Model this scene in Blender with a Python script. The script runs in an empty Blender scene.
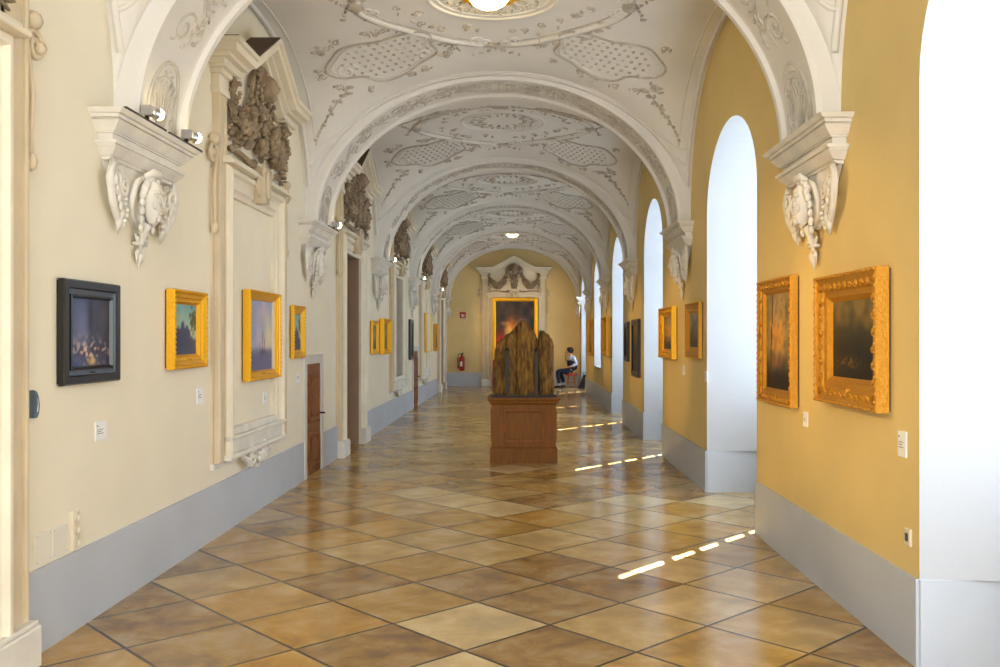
import bpy, math, random
from mathutils import Vector, Matrix, noise
PI = math.pi
sc = bpy.context.scene
COL = sc.collection
R = random.Random(7)

# ------------------------------------------------------------------ place (metres)
XL, XR = -2.454, 1.93          # side wall planes
XC, HALF = (XL + XR) / 2, (XR - XL) / 2
Y0 = -3.6                      # corridor goes on behind the camera
BAY = 4.93
ARCH = [6.0 + BAY * k for k in range(5)]
YE = 30.65                     # end wall
ZS = 2.90                      # springing
DADO = 0.43
AW = 1.68                      # vault rise
BH = BAY / 2 - 0.42            # half length of a vault bay between bands

# ------------------------------------------------------------------ materials
def lin(c):
    return tuple(((x / 255) / 12.92 if x / 255 <= 0.04045 else ((x / 255 + 0.055) / 1.055) ** 2.4) for x in c)
def mat(name, rgb, rough=0.7, metal=0.0, var=0.08, scale=3.0, bump=0.0, bscale=40.0, emit=0.0, ecol=None, spec=0.5, rgb2=None, stretch=None):
    m = bpy.data.materials.new(name); m.use_nodes = True
    nt = m.node_tree; b = nt.nodes['Principled BSDF']
    c = lin(rgb)
    b.inputs['Roughness'].default_value = rough; b.inputs['Metallic'].default_value = metal
    b.inputs['Specular IOR Level'].default_value = spec
    tc = nt.nodes.new('ShaderNodeTexCoord')
    n = nt.nodes.new('ShaderNodeTexNoise'); n.inputs['Scale'].default_value = scale; n.inputs['Detail'].default_value = 5
    src = tc.outputs['Object']
    if stretch:
        mp = nt.nodes.new('ShaderNodeMapping'); mp.inputs['Scale'].default_value = stretch
        nt.links.new(src, mp.inputs['Vector']); src = mp.outputs['Vector']
    nt.links.new(src, n.inputs['Vector'])
    r = nt.nodes.new('ShaderNodeValToRGB')
    c2 = lin(rgb2) if rgb2 else tuple(x * (1 - var) for x in c)
    r.color_ramp.elements[0].position = 0.3; r.color_ramp.elements[1].position = 0.7
    r.color_ramp.elements[0].color = (*c2, 1); r.color_ramp.elements[1].color = (*(c if rgb2 else tuple(min(1, x * (1 + var * .6)) for x in c)), 1)
    nt.links.new(n.outputs['Fac'], r.inputs['Fac']); nt.links.new(r.outputs['Color'], b.inputs['Base Color'])
    if bump > 0:
        n2 = nt.nodes.new('ShaderNodeTexNoise'); n2.inputs['Scale'].default_value = bscale; n2.inputs['Detail'].default_value = 4
        nt.links.new(src, n2.inputs['Vector'])
        bp = nt.nodes.new('ShaderNodeBump'); bp.inputs['Strength'].default_value = bump; bp.inputs['Distance'].default_value = 0.02
        nt.links.new(n2.outputs['Fac'], bp.inputs['Height']); nt.links.new(bp.outputs['Normal'], b.inputs['Normal'])
    if emit:
        b.inputs['Emission Color'].default_value = (*(ecol or c), 1); b.inputs['Emission Strength'].default_value = emit
    return m

M = {}
M['wall_l'] = mat('plaster_cool_lit', (240, 231, 208), .85, var=.05, scale=1.2, bump=.06, bscale=25)  # shared wall paint, paled here with cool daylight worked into the colour
M['wall_r'] = mat('plaster_warm_lit', (226, 200, 134), .85, var=.07, scale=1.2, bump=.06, bscale=25)  # shared wall paint, warm lamplight and shade worked into the colour
M['wall_e'] = mat('plaster_end', (232, 208, 150), .85, var=.09, scale=1.0, bump=.06, bscale=25)
M['dado'] = mat('dado_grey', (192, 197, 205), .7, var=.07, scale=1.5, bump=.05)
M['reveal'] = mat('white_lime', (192, 194, 198), .85, var=.02, bump=.04)
M['vault'] = mat('vault_lime', (228, 224, 216), .85, var=.05, scale=1.5, bump=.08, bscale=12)
M['stucco'] = mat('stucco_white', (230, 225, 214), .8, var=.1, scale=6, bump=.2, bscale=30)
M['relief_light'] = mat('stucco_relief_pale', (206, 199, 187), .85, var=.15, scale=8, bump=.3, bscale=40)  # greyer than the vault: relief shading put into the colour, weaker for the bands
M['relief'] = mat('stucco_relief', (194, 185, 170), .85, var=.25, scale=8, bump=.3, bscale=40)  # greyer than the vault: shading of the ornament put into the colour
M['stone'] = mat('portal_stone', (232, 222, 200), .75, var=.08, scale=3, bump=.12)
M['stone2'] = mat('portal_stone_tan', (216, 200, 170), .75, var=.1, scale=3, bump=.12)
M['carving'] = mat('carved_stone', (156, 136, 110), .85, var=.4, scale=9, bump=.4, bscale=50)
M['flash'] = mat('dark_flashing', (92, 72, 52), .8, var=.2)
M['gold'] = mat('gold_leaf', (240, 184, 40), .38, .7, rgb2=(228, 168, 30), scale=70, bump=.2, bscale=120)
M['gold2'] = mat('old_gold', (218, 160, 56), .42, .65, rgb2=(200, 142, 42), scale=60, bump=.35, bscale=100)
M['black'] = mat('ebonised_wood', (26, 27, 30), .3, var=.2)
M['slate'] = mat('blue_grey_frame_flat', (86, 96, 112), .35, var=.2, scale=20)
M['card'] = mat('caption_card', (244, 244, 242), .6, var=.01)
M['ink'] = mat('ink', (70, 70, 78), .7)
M['oak'] = mat('pedestal_wood', (134, 84, 24), .55, spec=.25, rgb2=(114, 68, 16), scale=3, stretch=(9, 9, 1.2), bump=.05)
M['door'] = mat('walnut_door', (154, 96, 44), .5, spec=.3, rgb2=(112, 66, 28), scale=5, stretch=(8, 8, 1.2), bump=.1)
M['dkdoor'] = mat('dark_door', (62, 34, 22), .5, var=.2, stretch=(6, 6, 1))
M['taupe'] = mat('door_reveal_stone', (168, 140, 116), .75, var=.08)
M['iron'] = mat('dark_iron', (34, 32, 32), .45, .6)
M['oldwood'] = mat('weathered_wood', (166, 122, 46), .75, rgb2=(62, 40, 16), scale=7, stretch=(5, 5, 1.1), bump=.9, bscale=14)
M['slotm'] = mat('dark_strap', (52, 46, 40), .5, .5)
M['plastic'] = mat('cream_plastic', (226, 216, 192), .4, var=.02)
M['hatch'] = mat('painted_hatch', (232, 226, 210), .6, var=.02)
M['bluegrey'] = mat('blue_grey_metal', (96, 116, 134), .4, .4)
M['red'] = mat('red_enamel', (176, 22, 20), .3, var=.05)
M['redcloth'] = mat('red_fabric', (196, 44, 22), .8)
M['chrome'] = mat('brushed_metal', (190, 190, 192), .3, .9)
M['skin'] = mat('skin', (214, 160, 128), .55, var=.05)
M['hair'] = mat('black_hair', (22, 18, 18), .6)
M['trouser'] = mat('dark_trousers', (30, 38, 58), .8)
M['vest'] = mat('navy_vest', (26, 32, 56), .8)
M['shirt'] = mat('pale_shirt', (206, 212, 232), .8)
M['shoe'] = mat('dark_shoe', (40, 42, 52), .5)
M['sock'] = mat('white_sock', (226, 232, 240), .8)
M['bag'] = mat('black_case', (24, 22, 26), .6)
M['oak2'] = mat('stool_beech', (196, 120, 56), .5, var=.15)
M['lamp'] = mat('lit_lamp_glass', (255, 240, 200), .4, emit=16, ecol=(1, .74, .34))
M['bulb'] = mat('lit_spot_bulb', (255, 236, 190), .4, emit=30, ecol=(1, .78, .42))
M['curtain'] = mat('daylit_curtain', (250, 252, 255), .8, var=.01, emit=3.05, ecol=(.70, .85, 1.0))  # glows by itself, standing in for daylight through the cloth
M['surround'] = mat('door_surround_stone', (214, 210, 202), .75)
M['wframe'] = mat('window_paint', (220, 220, 214), .5)
def glass():
    m = bpy.data.materials.new('window_glass'); m.use_nodes = True; nt = m.node_tree
    nt.nodes.clear(); o = nt.nodes.new('ShaderNodeOutputMaterial'); t = nt.nodes.new('ShaderNodeBsdfTransparent')
    g = nt.nodes.new('ShaderNodeBsdfGlossy'); g.inputs['Roughness'].default_value = .05
    x = nt.nodes.new('ShaderNodeMixShader'); x.inputs[0].default_value = .08
    nt.links.new(t.outputs[0], x.inputs[1]); nt.links.new(g.outputs[0], x.inputs[2]); nt.links.new(x.outputs[0], o.inputs[0]); return m
M['glass'] = glass()
M['dkglass'] = mat('dark_window_glass', (26, 32, 40), .5, var=.3, scale=12)
def floor_mat():
    m = bpy.data.materials.new('stone_slab_floor'); m.use_nodes = True; nt = m.node_tree; N = nt.nodes; L = nt.links
    b = N['Principled BSDF']; tc = N.new('ShaderNodeTexCoord')
    mp = N.new('ShaderNodeMapping'); mp.vector_type = 'TEXTURE'
    mp.inputs['Location'].default_value = (1.036, 5.139, 0); mp.inputs['Rotation'].default_value = (0, 0, math.radians(43.65)); mp.inputs['Scale'].default_value = (.62, .62, .62)
    L.new(tc.outputs['Object'], mp.inputs['Vector'])
    # small wobble of the joints
    fl = N.new('ShaderNodeVectorMath'); fl.operation = 'FLOOR'; L.new(mp.outputs[0], fl.inputs[0])
    fr = N.new('ShaderNodeVectorMath'); fr.operation = 'FRACTION'; L.new(mp.outputs[0], fr.inputs[0])
    sub = N.new('ShaderNodeVectorMath'); sub.operation = 'SUBTRACT'; L.new(fr.outputs[0], sub.inputs[0]); sub.inputs[1].default_value = (.5, .5, .5)
    ab = N.new('ShaderNodeVectorMath'); ab.operation = 'ABSOLUTE'; L.new(sub.outputs[0], ab.inputs[0])
    sp = N.new('ShaderNodeSeparateXYZ'); L.new(ab.outputs[0], sp.inputs[0])
    mx = N.new('ShaderNodeMath'); mx.operation = 'MAXIMUM'; L.new(sp.outputs[0], mx.inputs[0]); L.new(sp.outputs[1], mx.inputs[1])
    jr = N.new('ShaderNodeMapRange'); jr.inputs['From Min'].default_value = .482; jr.inputs['From Max'].default_value = .491; L.new(mx.outputs[0], jr.inputs[0])
    wn = N.new('ShaderNodeTexWhiteNoise'); wn.noise_dimensions = '3D'
    fz = N.new('ShaderNodeVectorMath'); fz.operation = 'MULTIPLY'; fz.inputs[1].default_value = (1, 1, 0); L.new(fl.outputs[0], fz.inputs[0]); L.new(fz.outputs[0], wn.inputs['Vector'])
    cr = N.new('ShaderNodeValToRGB'); cr.color_ramp.interpolation = 'CONSTANT'
    cols = [(0, (176, 138, 70)), (.14, (198, 170, 116)), (.30, (140, 108, 68)), (.42, (184, 148, 84)), (.56, (218, 196, 148)), (.70, (186, 142, 66)), (.80, (150, 122, 84)), (.90, (186, 158, 104))]
    el = cr.color_ramp.elements
    el[0].position = 0; el[0].color = (*lin(cols[0][1]), 1); el[1].position = cols[1][0]; el[1].color = (*lin(cols[1][1]), 1)
    for p, c in cols[2:]:
        e = el.new(p); e.color = (*lin(c), 1)
    L.new(wn.outputs['Value'], cr.inputs['Fac'])
    # veins, shifted per slab
    off = N.new('ShaderNodeVectorMath'); off.operation = 'MULTIPLY_ADD'; L.new(wn.outputs['Color'], off.inputs[0]); off.inputs[1].default_value = (9, 9, 9); L.new(mp.outputs[0], off.inputs[2])
    nz = N.new('ShaderNodeTexNoise'); nz.inputs['Scale'].default_value = 2.0; nz.inputs['Detail'].default_value = 10; nz.inputs['Roughness'].default_value = .62; nz.inputs['Distortion'].default_value = .4; L.new(off.outputs[0], nz.inputs['Vector'])
    vr = N.new('ShaderNodeValToRGB'); vr.color_ramp.elements[0].position = .36; vr.color_ramp.elements[1].position = .66
    vr.color_ramp.elements[0].color = (*lin((104, 76, 44)), 1); vr.color_ramp.elements[1].color = (*lin((226, 204, 158)), 1)
    e = vr.color_ramp.elements.new(.5); e.color = (*lin((186, 144, 72)), 1)
    L.new(nz.outputs['Fac'], vr.inputs['Fac'])
    mixc = N.new('ShaderNodeMix'); mixc.data_type = 'RGBA'; mixc.inputs[0].default_value = .37
    L.new(cr.outputs[0], mixc.inputs[6]); L.new(vr.outputs[0], mixc.inputs[7])
    jm = N.new('ShaderNodeMix'); jm.data_type = 'RGBA'; L.new(jr.outputs[0], jm.inputs[0]); L.new(mixc.outputs[2], jm.inputs[6]); jm.inputs[7].default_value = (*lin((52, 40, 28)), 1)
    L.new(jm.outputs[2], b.inputs['Base Color'])
    n3 = N.new('ShaderNodeTexNoise'); n3.inputs['Scale'].default_value = 2.2; n3.inputs['Detail'].default_value = 4; L.new(off.outputs[0], n3.inputs['Vector'])
    rr = N.new('ShaderNodeMapRange'); rr.inputs['To Min'].default_value = .10; rr.inputs['To Max'].default_value = .28; L.new(n3.outputs['Fac'], rr.inputs[0])
    L.new(rr.outputs[0], b.inputs['Roughness'])
    b.inputs['Specular IOR Level'].default_value = .62
    n4 = N.new('ShaderNodeTexNoise'); n4.inputs['Scale'].default_value = 14; n4.inputs['Detail'].default_value = 3; L.new(tc.outputs['Object'], n4.inputs['Vector'])
    ad = N.new('ShaderNodeMath'); ad.operation = 'SUBTRACT'; L.new(n4.outputs['Fac'], ad.inputs[0]); L.new(jr.outputs[0], ad.inputs[1])
    bp = N.new('ShaderNodeBump'); bp.inputs['Strength'].default_value = .12; bp.inputs['Distance'].default_value = .01; L.new(ad.outputs[0], bp.inputs['Height']); L.new(bp.outputs[0], b.inputs['Normal'])
    return m
M['floor'] = floor_mat()

# ------------------------------------------------------------------ mesh helpers
class MB:
    def __init__(s, fn=None): s.v = []; s.f = []; s.fn = fn
    def add(s, vs, fs):
        n = len(s.v)
        if s.fn: vs = [s.fn(p) for p in vs]
        s.v += [tuple(p) for p in vs]; s.f += [tuple(i + n for i in f) for f in fs]; return s
    def box(s, x0, x1, y0, y1, z0, z1):
        return s.add([(x0, y0, z0), (x1, y0, z0), (x1, y1, z0), (x0, y1, z0), (x0, y0, z1), (x1, y0, z1), (x1, y1, z1), (x0, y1, z1)],
                     [(3, 2, 1, 0), (4, 5, 6, 7), (0, 1, 5, 4), (1, 2, 6, 5), (2, 3, 7, 6), (3, 0, 4, 7)])
    def bbox(s, x0, x1, y0, y1, z0, z1, c=.006):   # box with chamfered front (-y) edge
        return s.add([(x0, y1, z0), (x1, y1, z0), (x1, y1, z1), (x0, y1, z1), (x0, y0 + c, z0), (x1, y0 + c, z0), (x1, y0 + c, z1), (x0, y0 + c, z1),
                      (x0 + c, y0, z0 + c), (x1 - c, y0, z0 + c), (x1 - c, y0, z1 - c), (x0 + c, y0, z1 - c)],
                     [(0, 3, 2, 1), (0, 1, 5, 4), (1, 2, 6, 5), (2, 3, 7, 6), (3, 0, 4, 7), (4, 5, 9, 8), (5, 6, 10, 9), (6, 7, 11, 10), (7, 4, 8, 11), (8, 9, 10, 11)])
    def prism(s, poly, y0, y1):      # polygon in x,z extruded along y
        n = len(poly)
        vs = [(x, y0, z) for x, z in poly] + [(x, y1, z) for x, z in poly]
        return s.add(vs, [tuple(range(n)), tuple(range(2 * n - 1, n - 1, -1))] + [(i, i + n, (i + 1) % n + n, (i + 1) % n) for i in range(n)])
    def tube(s, pts, r, n=6, closed=False, caps=True, flat=1.0):
        pts = [Vector(p) for p in pts]; k = len(pts)
        rs = r if isinstance(r, (list, tuple)) else [r] * k
        vs = []; up = None
        for i, p in enumerate(pts):
            a = pts[(i - 1) % k] if closed or i > 0 else p; b = pts[(i + 1) % k] if closed or i < k - 1 else p
            t = (b - a)
            t = t.normalized() if t.length > 1e-9 else Vector((0, 0, 1))
            if up is None:
                up = Vector((0, 0, 1)) if abs(t.z) < .8 else Vector((0, 1, 0))
            up = (up - t * up.dot(t)); up = up.normalized() if up.length > 1e-6 else t.orthogonal().normalized()
            q = t.cross(up)
            for j in range(n):
                an = 2 * PI * j / n
                vs.append(p + q * math.cos(an) * rs[i] + up * math.sin(an) * rs[i] * flat)
        fs = []
        for i in range(k if closed else k - 1):
            for j in range(n):
                a = i * n + j; b = i * n + (j + 1) % n; c = ((i + 1) % k) * n + (j + 1) % n; d = ((i + 1) % k) * n + j
                fs.append((a, b, c, d))
        if not closed and caps:
            fs.append(tuple(range(n - 1, -1, -1))); fs.append(tuple(range((k - 1) * n, k * n)))
        return s.add(vs, fs)
    def blob(s, c, r, rot=None, n=6, m=4):
        if not isinstance(r, (list, tuple)): r = (r, r, r)
        vs = [Vector((0, 0, r[2]))]; c = Vector(c)
        for i in range(1, m):
            a = PI * i / m
            for j in range(n):
                b = 2 * PI * j / n
                vs.append(Vector((r[0] * math.sin(a) * math.cos(b), r[1] * math.sin(a) * math.sin(b), r[2] * math.cos(a))))
        vs.append(Vector((0, 0, -r[2])))
        if rot is not None:
            vs = [rot @ p for p in vs]
        vs = [p + c for p in vs]
        fs = [(0, 1 + j, 1 + (j + 1) % n) for j in range(n)]
        for i in range(m - 2):
            for j in range(n):
                a = 1 + i * n + j; b = 1 + i * n + (j + 1) % n
                fs.append((a, a + n, b + n, b))
        l = len(vs) - 1; q = 1 + (m - 2) * n
        fs += [(l, q + (j + 1) % n, q + j) for j in range(n)]
        return s.add(vs, fs)
    def lathe(s, prof, c=(0, 0, 0), n=20, sx=1, sy=1):
        vs = []; fs = []; k = len(prof)
        for r, z in prof:
            for j in range(n):
                a = 2 * PI * j / n; vs.append((c[0] + r * math.cos(a) * sx, c[1] + r * math.sin(a) * sy, c[2] + z))
        for i in range(k - 1):
            for j in range(n):
                a = i * n + j; b = i * n + (j + 1) % n; fs.append((a, b, b + n, a + n))
        fs.append(tuple(range(n - 1, -1, -1))); fs.append(tuple(range((k - 1) * n, k * n)))
        return s.add(vs, fs)
    def grid(s, nu, nv, fn):
        vs = [fn(i / nu, j / nv) for j in range(nv + 1) for i in range(nu + 1)]
        fs = [(j * (nu + 1) + i, j * (nu + 1) + i + 1, (j + 1) * (nu + 1) + i + 1, (j + 1) * (nu + 1) + i) for j in range(nv) for i in range(nu)]
        return s.add(vs, fs)
    def ring(s, w, h, prof, zc=0):
        """mitred picture-frame ring: prof = closed list of (inset, y); outer size w x h, centred on x=0,z=zc"""
        n = len(prof); vs = []
        for sx, sz in ((-1, -1), (1, -1), (1, 1), (-1, 1)):
            for i, y in prof: vs.append((sx * (w / 2 - i), y, zc + sz * (h / 2 - i)))
        fs = []
        for k in range(4):
            for j in range(n):
                fs.append((k * n + j, ((k + 1) % 4) * n + j, ((k + 1) % 4) * n + (j + 1) % n, k * n + (j + 1) % n))
        return s.add(vs, fs)
    def mesh(s, name, mat_, smooth=False):
        me = bpy.data.meshes.new(name); me.from_pydata(s.v, [], s.f); me.validate(); me.update()
        import bmesh
        bm = bmesh.new(); bm.from_mesh(me); bmesh.ops.recalc_face_normals(bm, faces=bm.faces); bm.to_mesh(me); bm.free()
        if smooth:
            for p in me.polygons: p.use_smooth = True
        me.materials.append(M[mat_] if isinstance(mat_, str) else mat_)
        return me
    def build(s, name, mat_, parent=None, smooth=False, **k):
        o = bpy.data.objects.new(name, s.mesh(name, mat_, smooth)); COL.objects.link(o)
        if parent: o.parent = parent
        tag(o, **k); return o
def tag(o, label=None, cat=None, group=None, kind=None):
    if label: o['label'] = label
    if cat: o['category'] = cat
    if group: o['group'] = group
    if kind: o['kind'] = kind
    return o
def thing(name, loc, rz=0, label=None, cat=None, group=None, kind=None):
    o = bpy.data.objects.new(name, None); COL.objects.link(o); o.location = loc; o.rotation_euler = (0, 0, rz); o.empty_display_size = .1
    return tag(o, label, cat, group, kind)
def copy_tree(o, parent=None):
    c = o.copy(); COL.objects.link(c); c.parent = parent
    for ch in [x for x in bpy.data.objects if x.parent == o]: copy_tree(ch, c)
    return c
def spiral(cx, cy, r, turns=1.5, a0=0, d=1, n=None, rin=.12):
    n = n or int(10 * turns) + 4; out = []
    for i in range(n + 1):
        t = i / n; rr = r * (1 - (1 - rin) * t); a = a0 + d * turns * 2 * PI * t
        out.append((cx + rr * math.cos(a), cy + rr * math.sin(a)))
    return out
def bez(p, n=10):
    out = []
    for i in range(n + 1):
        t = i / n; q = [Vector(a) for a in p]
        while len(q) > 1: q = [a.lerp(b, t) for a, b in zip(q, q[1:])]
        out.append(tuple(q[0]))
    return out

# ------------------------------------------------------------------ vault shape
def W(v): return AW * max(0, 1 - abs(v) ** 2.3) ** (1 / 2.3)
def A(u): return AW * math.sqrt(max(0, 1 - u * u))
def zv(x, y):   # local to a bay: x from -HALF..HALF, y from -BH..BH
    a, w = A(min(1, abs(x / HALF))), W(min(1, abs(y / BH)))
    return ZS + (a ** 7 + w ** 7) ** (1 / 7)
def vault_mesh():
    m = MB(); n = 56
    def fn(s, t):
        x = HALF * math.sin((s - .5) * PI); y = BH * math.sin((t - .5) * PI); return (x, y, zv(x, y))
    m.grid(n, n, fn)
    return m.mesh('ceiling', 'vault', True)
def vp(x, y, h=.01): return (x, y, zv(x, y) - h)
def stucco_mesh():
    m = MB(); mm = MB(); rr = random.Random(3)
    def line(pts, r, closed=False, n=5, h=.0): (mm if r >= .0119 and len(pts) > 17 or r >= .026 else m).tube([vp(x, y, h) for x, y in pts], r * .85, n, closed)
    def leaf(x, y, L, a, w=.4, th=.018):
        m.blob(vp(x, y, .008), (L, L * w, th), Matrix.Rotation(a, 3, 'Z'), 6, 3)
    # mouldings beside the bands
    for s in (-1, 1):
        for off, r in ((.10, .022), (.17, .012)):
            y = s * (BH - off); ks = [HALF * math.sin((i / 48 - .5) * PI) * .985 for i in range(49)]
            line([(x, y) for x in ks], r)
        # lunette edges on the side walls
        ks = [BH * .985 * math.sin((i / 40 - .5) * PI) for i in range(41)]
        line([(s * (HALF - .05), y) for y in ks], .03)
        line([(s * (HALF - .17), y) for y in ks if abs(y) < BH * .93], .012)
    # central round medallion
    for r, t in ((.60, .028), (.53, .014)):
        line([(r * math.cos(a * PI / 24), r * math.sin(a * PI / 24)) for a in range(48)], t, True)
    for k in range(16):
        a = k * PI / 8 + .2; q = .42 + .05 * (k % 2)
        line(spiral(q * math.cos(a), q * math.sin(a), .065, 1.2, a, 1 if k % 2 else -1, 9), .009)
        leaf(.33 * math.cos(a), .33 * math.sin(a), .06, a); leaf(.44 * math.cos(a + .18), .44 * math.sin(a + .18), .035, a + .8)
    # broken oval frame round it: four arcs ending in scrolls
    for qx in (-1, 1):
        for qy in (-1, 1):
            arc = []
            for i in range(15):
                a = math.radians(7 + 77 * i / 14); b = 1 + .05 * math.cos(4 * a)
                arc.append((qx * 1.2 * b * math.cos(a), qy * 1.12 * b * math.sin(a)))
            line(arc, .034); m.tube([vp(x * 1.035, y * 1.035, .004) for x, y in arc], .012, 5); line([(x * .94, y * .94) for x, y in arc], .012)
            for (x, y), a in ((arc[0], PI / 2 * qy), (arc[-1], 0)):
                line(spiral(x * .97, y * .97, .085, 1.4, a, qx * qy), .018)
            for k in range(10):   # sprays on the ring and between the rings
                a = math.radians(12 + k * 7.4); q = .83 + rr.uniform(-.06, .1)
                if k in (4, 5) or rr.random() < .8:
                    leaf(qx * 1.0 * q * 1.08 * math.cos(a), qy * q * math.sin(a) * 1.05, rr.uniform(.03, .06), rr.uniform(0, PI))
                if k % 2 == 0:
                    line(spiral(qx * q * 1.04 * math.cos(a), qy * q * math.sin(a), .055, 1.2, rr.uniform(0, 6), rr.choice((-1, 1)), 8), .010)
            for k in range(12):
                t = rr.uniform(.25, 1.25); leaf(qx * (1.15 * math.cos(t) + rr.uniform(-.05, .1)), qy * (1.13 * math.sin(t) + rr.uniform(0, .1)), rr.uniform(.03, .055), rr.uniform(0, PI))
            # corner cartouche with lattice
            cx, cy = qx * 1.14, qy * 1.10; out = []
            for i in range(44):
                a = 2 * PI * i / 44; b = 1 + .12 * math.cos(3 * a + .6) + .10 * math.sin(5 * a)
                out.append((cx + qx * .56 * b * math.cos(a), cy + qy * .36 * b * math.sin(a)))
            out = [(x, max(-BH * .9, min(BH * .9, y))) for x, y in out]
            m.tube([vp(x, y) for x, y in out], .012, 6, True); mm.tube([vp(cx + (x - cx) * .9, cy + (y - cy) * .86) for x, y in out], .009, 5, True)
            for i in range(-5, 6):
                for j in range(-3, 4):
                    x = cx + i * .088 + (j % 2) * .044; y = cy + j * .085
                    if ((x - cx) / .48) ** 2 + ((y - cy) / .30) ** 2 < .95:
                        leaf(x, y, .028, PI / 4, .35, .014); leaf(x, y, .028, -PI / 4, .35, .014)
            line(spiral(cx + qx * .42, cy + qy * .1, .12, 1.5, 0, qx), .02)
            line(spiral(cx - qx * .38, cy + qy * .12, .09, 1.4, PI, -qx), .016)
            for k in range(16):   # loose curls and sprays round the cartouche
                a = rr.uniform(0, 2 * PI); x, y = cx + qx * .70 * math.cos(a), cy + qy * .47 * math.sin(a)
                if abs(x) < HALF * .96 and abs(y) < BH * .9 and math.hypot(x / 1.2, y / 1.1) > 1.02:
                    line(spiral(x, y, .05, 1.2, a, rr.choice((-1, 1)), 8), .010)
                    for c in range(3): leaf(x + rr.uniform(-.08, .08), y + rr.uniform(-.06, .06), rr.uniform(.025, .045), rr.uniform(0, PI))
            # flower drop running into the corner
            for k in range(16):
                t = k / 15; x = qx * (1.60 + .42 * t); y = qy * (1.44 + .38 * t)
                if abs(x) < HALF * .975: leaf(x + rr.uniform(-.05, .05) * (1 - t), y + rr.uniform(-.05, .05) * (1 - t), .05 * (1 - .5 * t), rr.uniform(0, PI), .5, .022)
            line([(qx * (1.58 + .42 * t / 8), qy * (1.44 + .36 * t / 8)) for t in range(9)], .009)
    # shells at the four points of the ring
    for ax in range(4):
        a0 = ax * PI / 2; r0 = 1.16 if ax % 2 == 0 else 1.08
        for k in range(7):
            a = a0 + (k - 3) * .28; bx, by = r0 * math.cos(a0), r0 * math.sin(a0)
            leaf(bx + .11 * math.cos(a), by + .11 * math.sin(a), .08, a, .25, .025)
        for s in (-1, 1):
            line(spiral(r0 * math.cos(a0 + s * .17), r0 * math.sin(a0 + s * .17), .09, 1.5, a0, s), .016)
            for k in range(4): leaf((r0 + .16 + .04 * k) * math.cos(a0 + s * .06 * k), (r0 + .16 + .05 * k) * math.sin(a0 + s * .06 * k), .035, a0 + s * k)
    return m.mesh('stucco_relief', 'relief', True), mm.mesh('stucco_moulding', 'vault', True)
# ------------------------------------------------------------------ bands (transverse arches)
BA, BR = HALF - .14, 1.64
def bp_(t, y, h=0): return ((BA + h) * math.cos(t), y, ZS + (BR + h) * math.sin(t))
SEC = [(-.42, .24), (-.42, .03), (-.40, .0), (-.345, .0), (-.325, .03), (-.30, .035), (.30, .035), (.325, .03), (.345, .0), (.40, .0), (.42, .03), (.42, .24)]
def band_mesh():
    m = MB(); n = 64
    vs = [bp_(PI * i / n, y, h) for i in range(n + 1) for y, h in SEC]; k = len(SEC)
    fs = [(i * k + j, i * k + j + 1, (i + 1) * k + j + 1, (i + 1) * k + j) for i in range(n) for j in range(k - 1)]
    m.add(vs, fs); return m.mesh('trim', 'vault', False)
def band_relief_mesh():
    m = MB(); rr = random.Random(5)
    def q(t, y): return bp_(t, y, .03)
    def line(pts, r, closed=False): m.tube([q(t, y) for t, y in pts], r * .8, 5, closed)
    def leaf(t, y, L, a=0, w=.45):
        p = Vector(q(t, y)); T = Vector((-BA * math.sin(t), 0, BR * math.cos(t))).normalized(); Yv = Vector((0, 1, 0)); Nn = T.cross(Yv)
        d = T * math.cos(a) + Yv * math.sin(a); e = Nn.cross(d)
        mt = Matrix((d, e, Nn)).transposed(); m.blob(p, (L, L * w, .016), mt, 6, 3)
    for sd in (0, 1):
        g = lambda t: PI - t if sd else t
        # shell panel at the foot
        for w, r in ((.22, .017), (.175, .010)):
            line([(g(.03 + .26 * math.sin(PI * i / 14) ** .6 * (w / .22)), -w * math.cos(PI * i / 14)) for i in range(15)], r)
        for k in range(7):
            y = (k - 3) * .045; line([(g(.05), y * .4), (g(.12 + .05 * math.cos(y * 8)), y), (g(.19 + .03 * math.cos(y * 8)), y * 1.5)], .011)
        for k in range(9): a = PI * (k + .5) / 9; leaf(g(.04 + .22 * math.sin(a)), -.16 * math.cos(a), .024, a)
        for s in (-1, 1):
            line([(g(t), s * y) for t, y in spiral(.07, .19, .045, 1.4, 0, 1)], .012)
        # scroll work climbing the soffit
        base = .36
        for c in range(4):
            t0 = base + c * .27; s = 1 if c % 2 else -1
            line([(g(t0 + (a - 0) * .55), s * y) for a, y in spiral(.12, .06, .14, 1.6, -2.4, 1)], .012)
            line([(g(t0 + a * .55), -s * y) for a, y in spiral(.22, .13, .07, 1.4, 1.0, -1)], .010)
            line([(g(t0 + a * .55), -s * y) for a, y in spiral(.42, .08, .11, 1.6, 2.4, 1)], .011)
            line([(g(t0 + a * .5), s * y) for a, y in bez([(.1, -.18), (.25, -.28), (.3, 0), (.5, .15)], 8)], .009)
            for k in range(10): leaf(g(t0 + rr.uniform(.0, .24)), rr.uniform(-.22, .22), rr.uniform(.018, .04), rr.uniform(0, PI))
    for w, h, r in ((.26, .20, .017), (.21, .155, .010)):   # oval at the crown
        line([(PI / 2 + w * math.cos(2 * PI * i / 28) * .9, h * math.sin(2 * PI * i / 28)) for i in range(28)], r, True)
    for k in range(12):
        a = 2 * PI * k / 12; leaf(PI / 2 + .10 * math.cos(a), .08 * math.sin(a), .035, a)
        leaf(PI / 2 + (.30 + .02 * k) * (1 if k % 2 else -1), rr.uniform(-.15, .15), .03, a)
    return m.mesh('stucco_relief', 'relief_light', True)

# ------------------------------------------------------------------ the setting
m = MB(); m.box(XL - .8, XR + 1.1, Y0, YE + .3, -.1, 0); m.build('floor', 'floor', kind='structure')
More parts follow.
